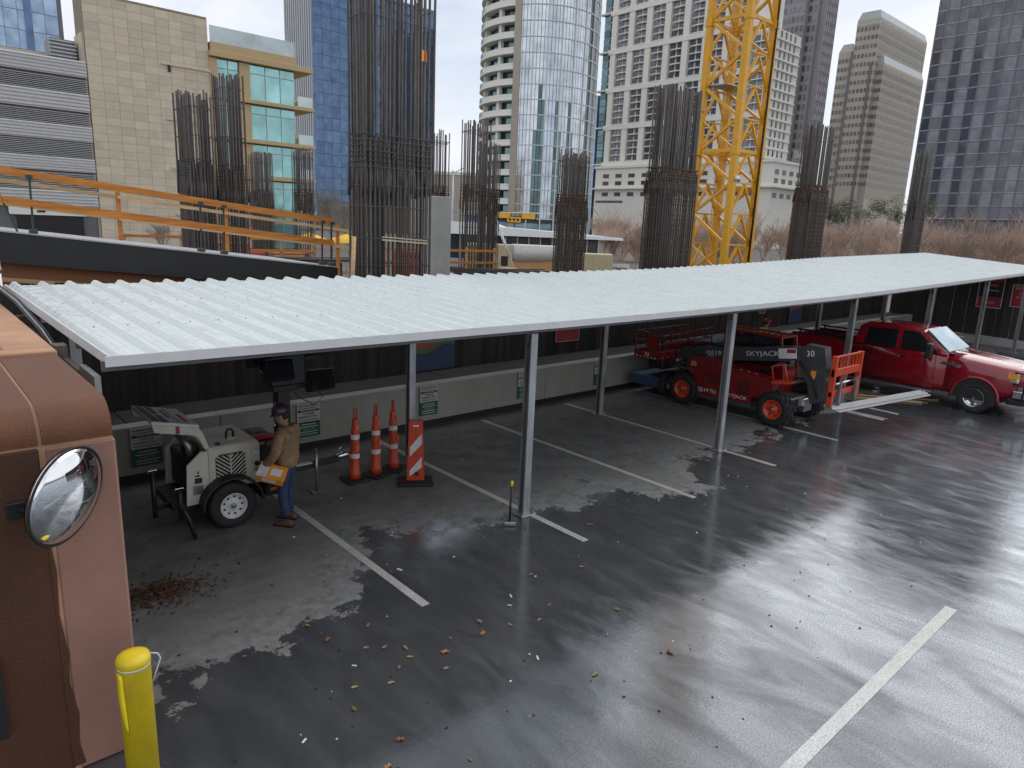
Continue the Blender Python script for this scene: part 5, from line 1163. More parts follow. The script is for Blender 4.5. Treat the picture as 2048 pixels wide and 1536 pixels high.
# ------------------------------------------------------------------ site clutter beyond the roof
def crate(name, label, cat, x, y, w, d, h, mat, rz_=0): 
    t = thing(name, label, cat, (x, y, 0), rz_); MB().cbox(0, w, 0, d, 0, h, .03).obj('body', mat, t); return t
A = R(-45)
ct = thing('site_container', 'tan corrugated site container left of the plywood hoarding', 'container', (31.7, 40.6, 0), A)
MB().box(0, 3.4, 0, 2.4, 0, 3.0).obj('body', 'container', ct)
for i in range(17): MB().box(.05+i*.2, .14+i*.2, -.03, 0, .1, 2.9).obj('corrugation', 'container', ct)
MB().box(2.6, 3.1, -.04, -.031, 1.5, 2.2).obj('logo', 'sign_black', ct)
ct2 = thing('site_container', 'tan corrugated site container right of the rusty square cage', 'container', (37.6, 35.0, 0), A)
MB().box(0, 2.6, 0, 2.4, 0, 2.6).obj('body', 'container', ct2)
for i in range(13): MB().box(.05+i*.2, .14+i*.2, -.03, 0, .1, 2.5).obj('corrugation', 'container', ct2)
hd_ = thing('plywood_hoarding', 'orange plywood enclosure with a grey tarpaulin over its top', 'hoarding', (34.1, 38.4, 0), A)
for i in range(4): MB().cbox(i*1.22, i*1.22+1.21, 0, .03, 0, 2.4, .004).obj('ply_sheet', 'ply', hd_)
MB().box(0, 4.9, .04, 2.0, 0, 2.3).obj('frame', 'lumber', hd_)
MB().loft([[(x, -.06-.03*math.sin(x*3), 2.35-.12*math.sin(x*1.3)-.4), (x, -.03, 3.0), (x, 1.9, 3.05), (x, 1.95, 2.3)] for x in [i*.49 for i in range(11)]], closed=True, sm=True).obj('tarpaulin', 'tarp', hd_)
bp = thing('push_pull_prop', 'long white push-pull prop bracing a rebar cage', 'prop', (30.3, 36.2, 0))
MB().tube([(0, 0, 5.6), (1.5, -1.4, .6)], .07, 10).obj('tube', 'white_metal', bp); MB().tube([(.5, -.47, 3.9), (1.0, -.93, 2.27)], .09, 10).obj('sleeve', 'white_metal', bp); MB().cbox(1.3, 1.7, -1.6, -1.2, 0, .6, .02).obj('foot_block', 'concrete', bp)
for i, (x, y, n, mt, lb) in enumerate([(32.5, 34.2, 7, 'lumber', 'stack of sawn orange timber in front of the plywood hoarding'), (27.6, 36.5, 8, 'ledge', 'pile of grey scaffold planks left of the timber stack')]):
    s = thing('timber_stack', lb, 'timber stack', (x, y, 0), A+R(8*i))
    MB().box(-1.6, 1.6, -.5, .5, 0, .9 if i == 0 else .6).obj('dunnage', 'grey_timber', s)
    for j in range(n): MB().cbox(-2+rnd.uniform(-.2, .2), 2+rnd.uniform(-.2, .2), -.55+.14*j, -.43+.14*j, (.92 if i == 0 else .62), (1.08 if i == 0 else .74)+rnd.uniform(0, .12), .006).obj('plank', mt, s)
gt = thing('site_gate', 'dark mesh panel gate on the right of the site containers', 'gate', (42.2, 32.8, 0), R(-50))
for i in range(2):
    MB().box(i*1.5, i*1.5+1.42, 0, .03, .1, 2.0).obj('mesh_panel', 'mesh_dark', gt)
    for x in (i*1.5-.02, i*1.5+1.42): MB().tube([(x, 0, 0), (x, 0, 2.05)], .03, 8).obj('post', 'galv', gt)
nb = thing('site_notice', 'white notice board on the site fence beside the dark gate', 'sign', (41.0, 33.9, 0), R(-48))
MB().cbox(-.8, .8, 0, .03, 1.2, 1.9, .005).obj('board', 'white_paint', nb); MB().box(-.6, .6, -.004, -.001, 1.45, 1.65).obj('print_band', 'steel', nb)
for x in (-.6, .6): MB().box(x-.03, x+.03, .032, .08, 0, 1.9).obj('leg', 'lumber', nb)
rc = thing('site_box', 'dark red steel site box left of the tan container', 'box', (27.0, 43, 0), A); MB().cbox(0, 2.8, 0, 1.2, 0, 2.3, .04).obj('body', 'red_plastic', rc); MB().box(.2, 2.6, -.03, 0, 1.9, 2.0).obj('lid_rail', 'black', rc)
for i, x in enumerate((18.0, 20.6)):
    b = thing('plastic_barrier', ['left red and white plastic barrier among the far rebar cages', 'right red and white plastic barrier among the far rebar cages'][i], 'barrier', (x, 46-i, 1.0), R(-20))
    MB().cbox(-.9, .9, -.1, .1, 0, 1.0, .05).obj('body', 'red_plastic', b); MB().box(-.8, .8, -.105, -.1, .4, .6).obj('stripe', 'reflective_white', b)
    MB().cbox(-.9, .9, -.3, .3, -1.0, 0, .02).obj('plinth', 'concrete', b)
um = []
for i, (x, y, lb) in enumerate([(26.3, 54.5, 'larger yellow parasol beyond the ramp guard rail'), (28.9, 53.2, 'smaller yellow parasol right of the larger one')]):
    u = thing('parasol', lb, 'parasol', (x, y, 0), group='yellow parasols')
    MB().lathe([(1.9-.4*i, 2.45), (1.2, 2.75), (.5, 3.0), (.02, 3.15)], 8, sm=False).obj('canopy', 'umbrella', u); MB().tube([(0, 0, 0), (0, 0, 3.0)], .04, 8).obj('pole', 'white_metal', u)
# more site clutter between the roof edge and the pavilion
g3 = thing('guard_rail', 'short timber guard rail right of the pale concrete column', 'guard rail', (18.6, 26.5, 0), R(-12))
for z in (2.55, 3.1): MB().cbox(-2.2, 3.6, -.02, .02, z, z+.11, .004).obj('rail', 'orange_lumber', g3)
for x in (-2, 0, 1.9, 3.4): MB().cbox(x-.05, x+.05, .03, .1, 0, 3.3, .005).obj('post', 'lumber', g3)
g4 = thing('guard_rail', 'low orange timber guard rail left of the largest rebar cage', 'guard rail', (11.5, 33, 0), R(-8))
for z in (2.7, 3.25): MB().cbox(-4, 4.5, -.02, .02, z, z+.12, .004).obj('rail', 'orange_lumber', g4)
for x in (-3.8, -1.6, .6, 2.8, 4.3): MB().cbox(x-.05, x+.05, .03, .1, 0, 3.45, .005).obj('post', 'lumber', g4)
for i, (x, y, h, n_, lb) in enumerate([(21.2, 25.6, 2.25, 14, 'flat pile of grey rebar lying right of the largest cage'), (14.5, 30.5, 2.5, 12, 'flat pile of grey rebar lying behind the ramp guard rail')]):
    s_ = thing('rebar_pile', lb, 'rebar pile', (x, y, 0), R(-35+20*i)); MB().box(-1.5, 1.5, -.7, .7, 0, h-.12).obj('trestle', 'ledge', s_)
    for j in range(n_): MB().tube([(-2.6+rnd.uniform(-.4, .4), -.75+.1*j, h+rnd.uniform(-.08, .12)), (2.6+rnd.uniform(-.4, .4), -.75+.1*j+rnd.uniform(-.3, .3), h+rnd.uniform(-.08, .12))], .03, 6).obj('rebar', 'rebar', s_)
for i, (x, y, w, h, mt, lb) in enumerate([(12.8, 36, 2.2, 3.0, 'red_plastic', 'stack of red formwork frames behind the far rebar cages'), (25.2, 35.4, 1.2, 2.1, 'yellow_paint', 'small yellow compressor by the white brace'), (16.2, 36.5, 1.6, 2.5, 'form_ply', 'brown plywood formwork box left of the concrete column'), (29.6, 33.5, 1.1, 1.75, 'lumber', 'small crate of timber offcuts before the tan container'), (34.9, 33.0, .9, 1.6, 'sign_green', 'green tool chest at the foot of the rusty square cage'), (26.2, 31.5, 1.0, 1.6, 'yellow_paint', 'yellow plastic bin at the foot of the thin rusty cage')]):
    t = thing(['form_stack', 'compressor', 'form_box', 'offcut_crate', 'tool_chest', 'plastic_bin'][i], lb, ['formwork', 'compressor', 'formwork', 'crate', 'chest', 'bin'][i], (x, y, 0), R(-30+12*i))
    MB().cbox(-w/2, w/2, -w*.35, w*.35, 0, h, .04).obj('body', mt, t)
    for k_ in range(4): MB().box(-w/2-.02, w/2+.02, -w*.35-.04, -w*.35-.002, h*(.62+.1*k_), h*(.62+.1*k_)+.05).obj('batten', 'lumber' if i != 1 else 'black', t)
# pavilion with white roof and glazed front
pv = thing('pavilion', 'long low pavilion with flat white roof and glazed front beyond the site', 'pavilion', (49, 52.5, 0), R(-47))
MB().prism([(-10, 3.35), (9.5, 3.35), (9.5, 3.55), (2, 3.95), (-3.0, 4.2), (-4.0, 4.5), (-10, 4.6)], 'y', -.5, 7).obj('roof', 'tent', pv)
MB().box(-9.5, 7, .3, 6.5, 0, 3.3).obj('interior', 'black', pv)
for i in range(14): MB().box(-9.4+i*1.18, -9.4+i*1.18+1.1, .24, .28, .6, 3.2).obj('window', 'glass_dark', pv)
for i in range(15): MB().box(-9.44+i*1.18, -9.36+i*1.18, .18, .24, 0, 3.34).obj('mullion', 'white_metal', pv)
MB().cbox(-9.5, 7, -.2, .15, 0, .9, .03).obj('planter', 'concrete', pv)
# traffic signals on a mast arm
ts = thing('traffic_signal', 'grey mast arm pole carrying five yellow traffic signal heads and a blue street sign', 'traffic signal', (44.9, 60.0, 0), R(-43))
MB().tube([(0, 0, 0), (0, 0, 9.7)], [.16, .09], 12).obj('pole', 'galv', ts); MB().tube([(0, 0, 5.6), (10.5, 0, 5.75)], [.1, .05], 10).obj('mast_arm', 'galv', ts)
for x, z, f in [(3.4, 4.95, 0), (5.4, 5.4, 0), (6.5, 5.0, 1), (8.0, 5.4, 0), (3.9, 4.5, 1)]:
    h = MB().cbox(x-.72, x+.72, -.2, .2, z-.28, z+.28, .04).obj('signal_head', 'signal_yellow', ts)
    MB().box(x-.82, x+.82, .205, .23, z-.38, z+.38).obj('backplate', 'black', h)
    if f:
        for d in (-.42, 0, .42): MB().lathe([(.13, -.3), (.13, -.2)], 12, (x+d, 0, z), 'y').obj('lens', 'black', h)
MB().box(1.6, 3.0, -.03, .03, 4.7, 5.3).obj('street_sign', 'sign_blue', ts)
MB().tube([(0, 0, 9.4), (1.2, 0, 10.0)], .05, 8).obj('lamp_arm', 'galv', ts)

# ------------------------------------------------------------------ trees
def bare_tree_mesh(seed, h, spread, twig, nmain=7, up_=.8):
    r_ = random.Random(seed); tr_ = MB(); cw = MB()
    def branch(p, d, L_, r, lev, mb):
        q = p+d*L_*.5+Vector((r_.uniform(-.06, .06), r_.uniform(-.06, .06), 0))*L_; e = q+(d+Vector((r_.uniform(-.2, .2), r_.uniform(-.2, .2), .12))).normalized()*L_*.5
        mb.tube([p, q, e], [r, r*.8, r*.55], 5 if lev < 2 else 3, cap=False)
        if lev >= 4: return
        n = [nmain, 4, 4, 4, 0][lev] if lev else nmain
        for i in range(n):
            t = r_.uniform(.35, 1.0) if lev else r_.uniform(.75, 1)
            s = p.lerp(e, t); a = r_.uniform(0, 6.28); tilt = r_.uniform(.35, .85) if lev else r_.uniform(.3, .75)*spread
            ax = Vector((math.cos(a), math.sin(a), 0)); nd = (d*math.cos(tilt)+ax*math.sin(tilt)+Vector((0, 0, .25))).normalized()
            branch(s, nd, L_*r_.uniform(.55, .8)*(1.0 if lev else 1.6), max(.012*twig, r*.5), lev+1, cw)
    branch(Vector((0, 0, 0)), Vector((0, 0, 1)), h*.24, .11, 0, tr_)
    return tr_, cw
protos = []
for s in range(5):
    t, c = bare_tree_mesh(40+s, 8.2, 1.1, 1.3, 8); protos.append((t.mesh('trunk', 'bark'), c.mesh('crown', 'twig')))
gp_ = []
for s in range(2):
    t, c = bare_tree_mesh(70+s, 9.5, .8, 1.2, 7); gp_.append((t.mesh('trunk', 'bark_grey'), c.mesh('crown', 'twig_grey')))
def tree(name, pr, x, y, s, label, group):
    t = thing(name, label, 'tree', (x, y, 0), rnd.uniform(0, 6.28), group); t.scale = (s, s, s*rnd.uniform(.94, 1.06))
    link('trunk', pr[0], t); link('crown', pr[1], t)
seq = ['first', 'second', 'third', 'fourth', 'fifth', 'sixth', 'seventh', 'eighth', 'ninth', 'tenth', 'eleventh', 'twelfth', 'thirteenth', 'fourteenth', 'fifteenth', 'sixteenth', 'seventeenth', 'eighteenth', 'nineteenth', 'twentieth']
row = [(57.3, 48.4, .85), (60.5, 45.5, .9), (63, 42.5, .85), (66.6, 40.3, .9), (68.5, 37.5, .95), (70.2, 34.3, .9), (71.5, 31, 1.0), (71.8, 27.5, .95), (72.5, 24, 1.0), (72.6, 20.8, 1.0), (73.5, 17.6, 1.0), (74, 14.5, 1.02), (66, 23, .8)]
for i, (x, y, s) in enumerate(row): tree('bare_tree', protos[i % 5], x, y, s, 'leafless brown street tree in the front row beyond the roof, %s from the left' % seq[i], 'bare trees in the front row')
row2 = [(66.3, 56.2, .95), (72, 53.2, 1.0), (77, 50, 1.0), (80, 46.5, 1.05), (82, 42.5, 1.05), (83.5, 38.6, 1.05), (84.5, 34.4, 1.08), (85.5, 30.2, 1.08), (86, 26, 1.1), (87, 22, 1.1), (88, 17.6, 1.1)]
for i, (x, y, s) in enumerate(row2): tree('bare_tree', protos[(i+2) % 5], x, y, s, 'leafless brown street tree in the back row beyond the roof, %s from the left' % seq[i], 'bare trees in the back row')
row3 = [(74, 62, 1.0), (79.5, 58.5, 1.05), (85, 55, 1.1), (89, 50.5, 1.1), (92, 46, 1.15), (94, 41, 1.15), (96, 36.5, 1.15), (98, 32, 1.2), (99, 27.5, 1.2), (100, 23, 1.2), (101, 18.5, 1.2)]
for i, (x, y, s) in enumerate(row3): tree('bare_tree', protos[(i+4) % 5], x, y, s, 'leafless brown street tree in the farthest row beyond the roof, %s from the left' % seq[i], 'bare trees in the farthest row')
r_ = random.Random(5); vs = []; fs = []
for i in range(34):                                              # far wood that reads as one mass
    cm = protos[i % 5][1]; u = (i+.5)/34; sc_ = r_.uniform(1.1, 1.35)
    T = Matrix.Translation((78+u*38+r_.uniform(-2, 8), 70-u*56+r_.uniform(-3, 3), r_.uniform(-3.2, -1.0))) @ Matrix.Rotation(r_.uniform(0, 6.28), 4, 'Z') @ Matrix.Scale(sc_, 4)
    o = len(vs); vs += [tuple(T @ v.co) for v in cm.vertices]; fs += [tuple(k+o for k in f.vertices) for f in cm.polygons]
for i in range(40):                                              # low undergrowth below the street trees
    cm = protos[i % 5][1]; u = (i+.5)/40; sc_ = r_.uniform(.42, .6)
    T = Matrix.Translation((62+u*15+r_.uniform(0, 6), 50-u*40+r_.uniform(-2, 2), -1.0)) @ Matrix.Rotation(r_.uniform(0, 6.28), 4, 'Z') @ Matrix.Scale(sc_, 4)
    o = len(vs); vs += [tuple(T @ v.co) for v in cm.vertices]; fs += [tuple(k+o for k in f.vertices) for f in cm.polygons]
wm = bpy.data.meshes.new('woodland'); wm.from_pydata(vs, [], fs); wm.materials.append(M['twig'])
tag(link('woodland', wm), 'tangled mass of bare brown branches behind the street trees', 'woodland', kind='stuff')
for i, (x, y, s, lb) in enumerate([(39.1, 75.5, 1.1, 'tall grey leafless tree left of the largest rebar cage'), (38.4, 70.0, .95, 'smaller grey leafless tree beside the taller grey one'), (16, 58, .55, 'small leafless tree before the beige panelled wall'), (28.9, 69.2, .85, 'grey leafless tree below the green office windows'), (24.5, 66, .7, 'slim grey leafless tree before the office ground floor')]):
    tree('bare_tree', gp_[i % 2], x, y, s, lb, 'grey trees on the left')
def leafy(seed, rx, rz_):
    r_ = random.Random(seed); c = MB()
    blobs = [(r_.uniform(-.6, .6)*rx, r_.uniform(-.6, .6)*rx, rz_*r_.uniform(.7, 1.4), rx*r_.uniform(.35, .6)) for _ in range(9)]
    for i in range(2600):
        bx, by, bz, br = r_.choice(blobs); a = r_.uniform(0, 6.28); q = math.acos(r_.uniform(-1, 1)); rr = br*r_.uniform(.6, 1.05)
        x, y, z = bx+rr*math.sin(q)*math.cos(a), by+rr*math.sin(q)*math.sin(a), bz+rr*.7*math.cos(q); s = r_.uniform(.14, .32); t = r_.uniform(0, 6.28)
        c.add([(x-s*math.cos(t), y-s*math.sin(t), z-s*.3), (x+s*.4, y-s*.4, z+s*.3), (x+s*math.cos(t), y+s*math.sin(t), z+s*.2), (x-s*.3, y+s*.4, z+s*.1)], [(0, 1, 2), (0, 2, 3)])
    return MB().tube([(0, 0, 0), (.1, .05, rz_*.5), (0, 0, rz_)], [.35, .28, .15], 8).mesh('trunk', 'bark'), c.mesh('crown', 'evergreen')
ev = [leafy(3, 5, 11), leafy(4, 5, 11)]
for i, (x, y) in enumerate([(150, 71), (152, 66.5), (153.5, 62), (155, 58), (157, 54), (166, 28)]):
    tree('evergreen_tree', ev[i % 2], x, y, .8, 'dark green evergreen tree above the brown branches, %s from the left' % seq[i], 'evergreens far behind')

# ------------------------------------------------------------------ louvred garage, panelled building, glazed office wing (front plane Y = 85)
g = thing('parking_garage', 'grey louvred parking garage with light and dark horizontal bands at far left', 'building', (0, 85, 0))
MB().box(-20, 17.3, .3, 30, 0, 18.4).obj('structure', 'louver_dark', g)
lt = [(17.1, 18.65), (13.8, 15.5), (10.9, 12.4), (7.9, 9.25), (4.4, 6.0)]
for z0, z1 in lt:
    band = MB().box(-20, 17.4, -.1, .28, z0, z1).obj('light_band', 'louver_light', g)
    for i in range(5):
        z = z0+(z1-z0)*(i+.5)/5; MB().prism([(-.1, z-.11), (-.24, z), (-.1, z+.11)], 'x', -20, 17.4).obj('corrugation', 'louver_light', band)
dk = [(15.55, 17.05), (12.45, 13.75), (9.3, 10.85), (6.05, 7.85)]
sl_ = MB().add([(-20, -.12, 0), (17.35, -.12, 0), (17.35, .1, .1), (-20, .1, .1), (-20, -.12, -.02), (17.35, -.12, -.02), (17.35, .1, .08), (-20, .1, .08)], [(0,1,2,3),(7,6,5,4),(0,4,5,1),(1,5,6,2),(2,6,7,3),(3,7,4,0)]).mesh('louvre_slat', 'louver_light')
for z0, z1 in dk:
    n = int((z1-z0)/.17)
    for i in range(n): link('louvre_slat', sl_, g, (0, 0, z0+.05+i*.17))
MB().box(10.2, 15.9, -.02, .2, 0, 3.5).obj('vehicle_opening', 'black', g)
MB().box(9.6, 16.2, -.15, .25, 3.5, 4.3).obj('opening_lintel', 'tower_white', g)
MB().box(11.9, 12.6, -.18, -.152, 3.75, 3.95).obj('clearance_sign', 'sign_black', g); text('GARAGE', .35, 'galv_dark', g, (14.4, -.17, 3.9), FY)
MB().box(14.8, 17.0, 2, 5, 18.5, 20.8).obj('rooftop_plant', 'galv_dark', g)
for i in range(6): MB().box(14.7, 17.1, 1.9, 2.0, 18.8+i*.35, 18.95+i*.35).obj('plant_louvre', 'galv', g)
MB().box(10, 14.5, 3, 8, 18.5, 19.4).obj('roof_parapet', 'panel_beige', g)
pb = thing('panelled_building', 'tall windowless beige building clad in square stone panels', 'building', (17.5, 85, 0))
MB().box(0, 12, .1, 4, 0, 25.3).obj('core', 'joint_dark', pb); MB().box(-.25, -.02, .3, 3.5, 0, 21.5).obj('side_return', 'panel_beige', pb)
pnl = MB().cbox(-.658, .658, -.02, .1, -.401, .401, .01).mesh('panel', 'panel_beige')
sp = []
for r_i in range(31):
    for c_i in range(9):
        sp.append((.67+c_i*1.333, 0, 25.0-.4-r_i*.815))
pieces('panel', pnl, pb, sp)
for z, x0, x1 in [(19.9, 7, 12), (14.3, 7.2, 12), (9.2, 7.4, 12), (4.2, 7.5, 12)]: MB().box(x0, x1, -.16, -.021, z-.22, z).obj('string_course', 'panel_beige', pb)
for x in (4.8, 6.8): MB().tube([(x+2, 5, 25), (x+2, 5, 26.4)], .12, 8).obj('roof_vent', 'sign_green', pb)
MB().box(7.6, 7.9, -.17, -.161, 19.0, 19.7).obj('stain', 'black', pb)
of = thing('office_wing', 'tan office wing with large green windows and cantilevered balconies', 'building', (29.5, 85, 0))
sl = [(22.1, 21.4), (17.6, 17.0), (13.2, 12.6), (9.1, 8.5), (5.2, 4.6)]
MB().box(0, 10.1, .6, 24, 0, 22).obj('core', 'office_tan', of)
for i, (a, b_) in enumerate(sl):
    MB().cbox(0, 12.3 if i else 12.2, -.5, 6, b_, b_+.42 if i else a-.1, .03).obj('floor_slab', 'office_tan', of)
    if i: MB().box(10.2, 12.1, -.35, -.3, b_+.45, b_+1.6).obj('balcony_rail', 'rail_glass', of); MB().box(12.05, 12.1, -.3, 5, b_+.45, b_+1.6).obj('balcony_rail', 'rail_glass', of)
MB().box(.2, 10.2, -.2, 5.8, 22.0, 22.9).obj('roof_fascia', 'office_tan', of)
MB().box(.2, 10.1, -.1, -.05, 22.9, 24.6).obj('roof_glass_rail', 'rail_glass', of)
for (zt_, zb_) in [(21.3, 17.45), (16.9, 13.05), (12.5, 8.95), (8.4, 5.05), (4.5, .4)]:
    for x0, x1, n in [(.9, 3.3, 2), (4.6, 10.05, 3)]:
        wd = MB().box(x0, x1, .3, .5, zb_, zt_).obj('window', 'mullion', of)
        w = (x1-x0)/n; zm = zt_-(zt_-zb_)*.25
        for k in range(n):
            MB().box(x0+k*w+.06, x0+(k+1)*w-.06, .2, .29, zb_+.06, zm-.05).obj('pane', 'glass_teal', wd); MB().box(x0+k*w+.06, x0+(k+1)*w-.06, .2, .29, zm+.05, zt_-.06).obj('pane', 'glass_teal', wd)
    for x0, x1 in ((0, .85), (3.35, 4.55)): MB().box(x0, x1, -.1, .58, zb_, zt_).obj('pier', 'office_tan', of)

# ------------------------------------------------------------------ glass towers
fl = thing('glass_tower', 'pale blue glass tower at the far left corner behind the garage', 'building', (10, 197, 0))
MB().box(0, 25.6, .2, 28, 0, 100).obj('core', 'joint_dark', fl)
sp = [(1.28+i*2.56, 0, 30+2+j*4) for j in range(14) for i in range(10)]
pieces('pane', MB().box(-1.24, 1.24, 0, .15, -1.95, 1.95).mesh('pane', 'glass_blue_pale'), fl, sp)
MB().box(19.2, 20.6, -.4, 0, 0, 100).obj('fin', 'glass_blue', fl); MB().box(25.6, 26.4, -.2, 1, 0, 100).obj('corner_fin', 'galv_dark', fl)
bt_ = thing('glass_tower', 'tall dark blue glass tower behind the largest rebar cage', 'building', (115.3, 233, 0))
MB().box(.2, 32, .3, 21.6, 0, 110).obj('core', 'joint_dark', bt_); MB().box(32, 51.2, 2.3, 21.6, 0, 82).obj('core', 'joint_dark', bt_)
pa = MB().box(-1.56, 1.56, 0, .25, -1.95, 1.95).mesh('pane', 'glass_blue')
sp = [(1.6+i*3.2, 0, 10+2+j*4) for j in range(22) for i in range(10)]
sp += [(33.6+i*3.2, 2.0, 10+2+j*4) for j in range(18) for i in range(6)]
pieces('pane', pa, bt_, sp)
fi = MB().box(-.3, .0, -.55, .55, 0, 110).mesh('fin', 'mullion')
MB().box(-.1, .18, .3, 21.6, 0, 110).obj('ribbed_face', 'glass_blue_pale', bt_)
for i in range(13): link('fin', fi, bt_, (-.11, 1.0+i*1.66, 0), None, (1, .55, 1))
MB().box(-.5, .1, -.5, .2, 0, 110).obj('corner_fin', 'glass_blue', bt_); MB().box(15.8, 16.2, -.5, -.02, 0, 110).obj('corner_fin', 'mullion', bt_)
gb = thing('glass_tower', 'slim blue glass tower seen in the gap left of the white tower', 'building', (236, 213, 0))
MB().box(0, 9, .2, 12, 0, 60).obj('core', 'joint_dark', gb)
pieces('pane', MB().box(-1.4, 1.4, 0, .2, -1.9, 1.9).mesh('pane', 'glass_blue'), gb, [(1.5+i*3, 0, 2+j*4) for j in range(15) for i in range(3)])
MB().box(-.3, 0, 0, 12, 0, 60).obj('side', 'glass_blue_pale', gb)
lb = thing('low_building', 'low plain beige building far beyond the concrete column', 'building', (150, 205, 0), R(-42))
MB().cbox(-12, 14, 0, 20, 0, 21.5, .1).obj('block', 'tower_beige', lb); MB().box(-12.2, 14.2, -.2, .0, 20.8, 21.8).obj('parapet', 'slab_pale', lb)

# curved residential tower
rt_ = thing('curved_tower', 'round tower with stacked pale balconies on the left and curved glass on the right', 'building', (117, 124.5, 0))
RR = 13.4; PC = math.atan2(-124.5, -117)
def arc(r0, r1, a0, a1, z0, z1, n):
    secs = []
    for i in range(n+1):
        a = a0+(a1-a0)*i/n; c, s = math.cos(a), math.sin(a); secs.append([(r0*c, r0*s, z0), (r1*c, r1*s, z0), (r1*c, r1*s, z1), (r0*c, r0*s, z1)])
    return MB().loft(secs)
MB().lathe([(RR-2.2, 0), (RR-2.2, 80)], 48).obj('core', 'window_shade', rt_)
ga0, ga1 = PC-R(19), PC+R(100); ba0, ba1 = PC-R(105), PC-R(22)
MB().box(0, 0.01, 0, .01, 0, .01)
slab = arc(RR-2.1, RR, ba0, ba1, -.15, .2, 18).mesh('balcony_slab', 'slab_pale'); balu = arc(RR-.25, RR-.1, ba0, ba1, .2, 1.15, 18).mesh('balustrade', 'slab_pale')
bg_ = arc(RR-.12, RR-.05, ba0+R(8), ba0+R(40), .45, 1.35, 8).mesh('glass_rail', 'rail_glass')
NF = 24
for j in range(NF):
    z = 6+j*3.1; link('balcony_slab', slab, rt_, (0, 0, z)); link('balustrade', balu, rt_, (0, 0, z)); link('glass_rail', bg_, rt_, (0, 0, z))
wp = MB().box(0, .12, -.8, .8, .3, 2.7).mesh('window', 'glass_green')
sp = []
for j in range(NF):
    for k in range(10):
        if k in (3, 7): continue
        a = ba0+R(20)+(ba1-ba0-R(20))*(k+.5)/10; sp.append(((RR-2.15)*math.cos(a), (RR-2.15)*math.sin(a), 6+j*3.1, a))
pieces('window', wp, rt_, sp)
pr_ = MB().box(-.4, .5, -.4, .4, 0, 80).mesh('pier', 'slab_pale')
for a in (ba0+R(32), ba0+R(62)): link('pier', pr_, rt_, ((RR-1.2)*math.cos(a), (RR-1.2)*math.sin(a), 0), (0, 0, a))
a = PC-R(20.5); MB().box(-2, .15, -.75, .75, 0, 80).obj('fin_wall', 'tower_beige', rt_, (RR*math.cos(a), RR*math.sin(a), 0), (0, 0, a))
na = 36; da = (ga1-ga0)/na
pw = 2*RR*math.sin(da/2)
pg1 = MB().box(-.15, 0, -pw/2+.05, pw/2-.05, .12, 2.98).mesh('pane', 'glass_sky'); pg2 = MB().box(-.15, 0, -pw/2+.05, pw/2-.05, .12, 2.98).mesh('pane', 'glass_green')
s1 = []; s2 = []
for j in range(NF-1, -1, -1):
    for k in range(na):
        a = ga0+da*(k+.5); p = ((RR-.1)*math.cos(a), (RR-.1)*math.sin(a), 6+j*3.1, a)
        (s2 if (k in (23, 25, 26) or (k == 24 and j > 5) or (k in (6, 7, 11, 15) and j < 11-k % 4) or (k in (5, 12, 16) and j < 6)) else s1).append(p)
pieces('pane', pg1, rt_, s1, 200); pieces('pane', pg2, rt_, s2, 100)
rb_ = arc(RR-.1, RR+.08, ga0, ga1, -.1, .1, 20).mesh('spandrel', 'mullion')
for j in range(NF+1): link('spandrel', rb_, rt_, (0, 0, 6+j*3.1))
mu = MB().box(-.1, .1, -.14, .14, 0, 80).mesh('mullion', 'mullion')
for k in range(0, na+1, 4): a = ga0+da*k; link('mullion', mu, rt_, (RR*math.cos(a), RR*math.sin(a), 0), (0, 0, a))
MB().lathe([(RR-.3, 0), (RR-.3, 5.9)], 40).obj('podium', 'glass_green', rt_)

# white gridded residential tower (main front looks toward -X)
wt = thing('white_tower', 'broad white residential tower with gridded bays of balconies behind the crane', 'building', (236, 134, 0))
MB().box(1.2, 18, 0, 75, 14, 74).obj('core', 'tower_white', wt); MB().box(1.2, 18, 8, 75, 74, 106).obj('core', 'tower_white', wt)
MB().box(-2, 20, -6, 76, 0, 30.5).obj('podium', 'tower_white', wt); MB().box(-2.6, 20, -6.5, 76.5, 29.6, 30.6).obj('podium_cornice', 'tower_white', wt); MB().box(-3.5, 21, -8, 77, 21, 21.6).obj('podium_cornice', 'tower_white', wt)
bw = 8.9; G0 = 31.5; GH = 14.9
pier = MB().box(-.0, 1.25, -1.35, 1.35, 0, 75).mesh('pier', 'tower_white')
for i in range(9):
    link('pier', pier, wt, (0, 1.35+i*bw, 31), None, (1, 1, 42.5/75 if i == 0 else 1))
for k in range(6): MB().box(-.25, 1.22, 0 if k < 4 else 8, 75, G0+k*GH-1.0, G0+k*GH+.9).obj('floor_band', 'tower_white', wt)
wn1 = MB().box(.9, 1.18, -1.15, 1.15, .35, 2.6).mesh('window', 'glass_purple'); sp = []; bs = []
for k in range(5):
    for f in range(5):
        z = G0+k*GH+.9+f*2.62
        for i in range(8):
            if z > 72 and i == 0: continue
            y = 2.7+i*bw; sp.append((0, y+1.5, z)); sp.append((0, y+4.7, z)); bs.append((0, y+3.1, z))
rnd.shuffle(sp)
pieces('window', wn1, wt, sp); pieces('balcony', MB().box(-.35, 1.15, -2.9, 1.6, -.02, .3).mesh('balcony', 'slab_pale'), wt, bs)
gcn = MB().box(.2, 1.19, 0, 3.2, .1, 2.85).mesh('corner_glass', 'glass_green')
for f in range(25): link('corner_glass', gcn, wt, (0, 75.02, G0+f*2.98))
for k in range(6): MB().box(-1.6, 1.0, 74.5, 79.5, G0+k*GH-.3, G0+k*GH+.2).obj('corner_fin_slab', 'slab_pale', wt)
sd = MB().box(-.9, .9, -.12, .0, .5, 2.6).mesh('window', 'window_shade')
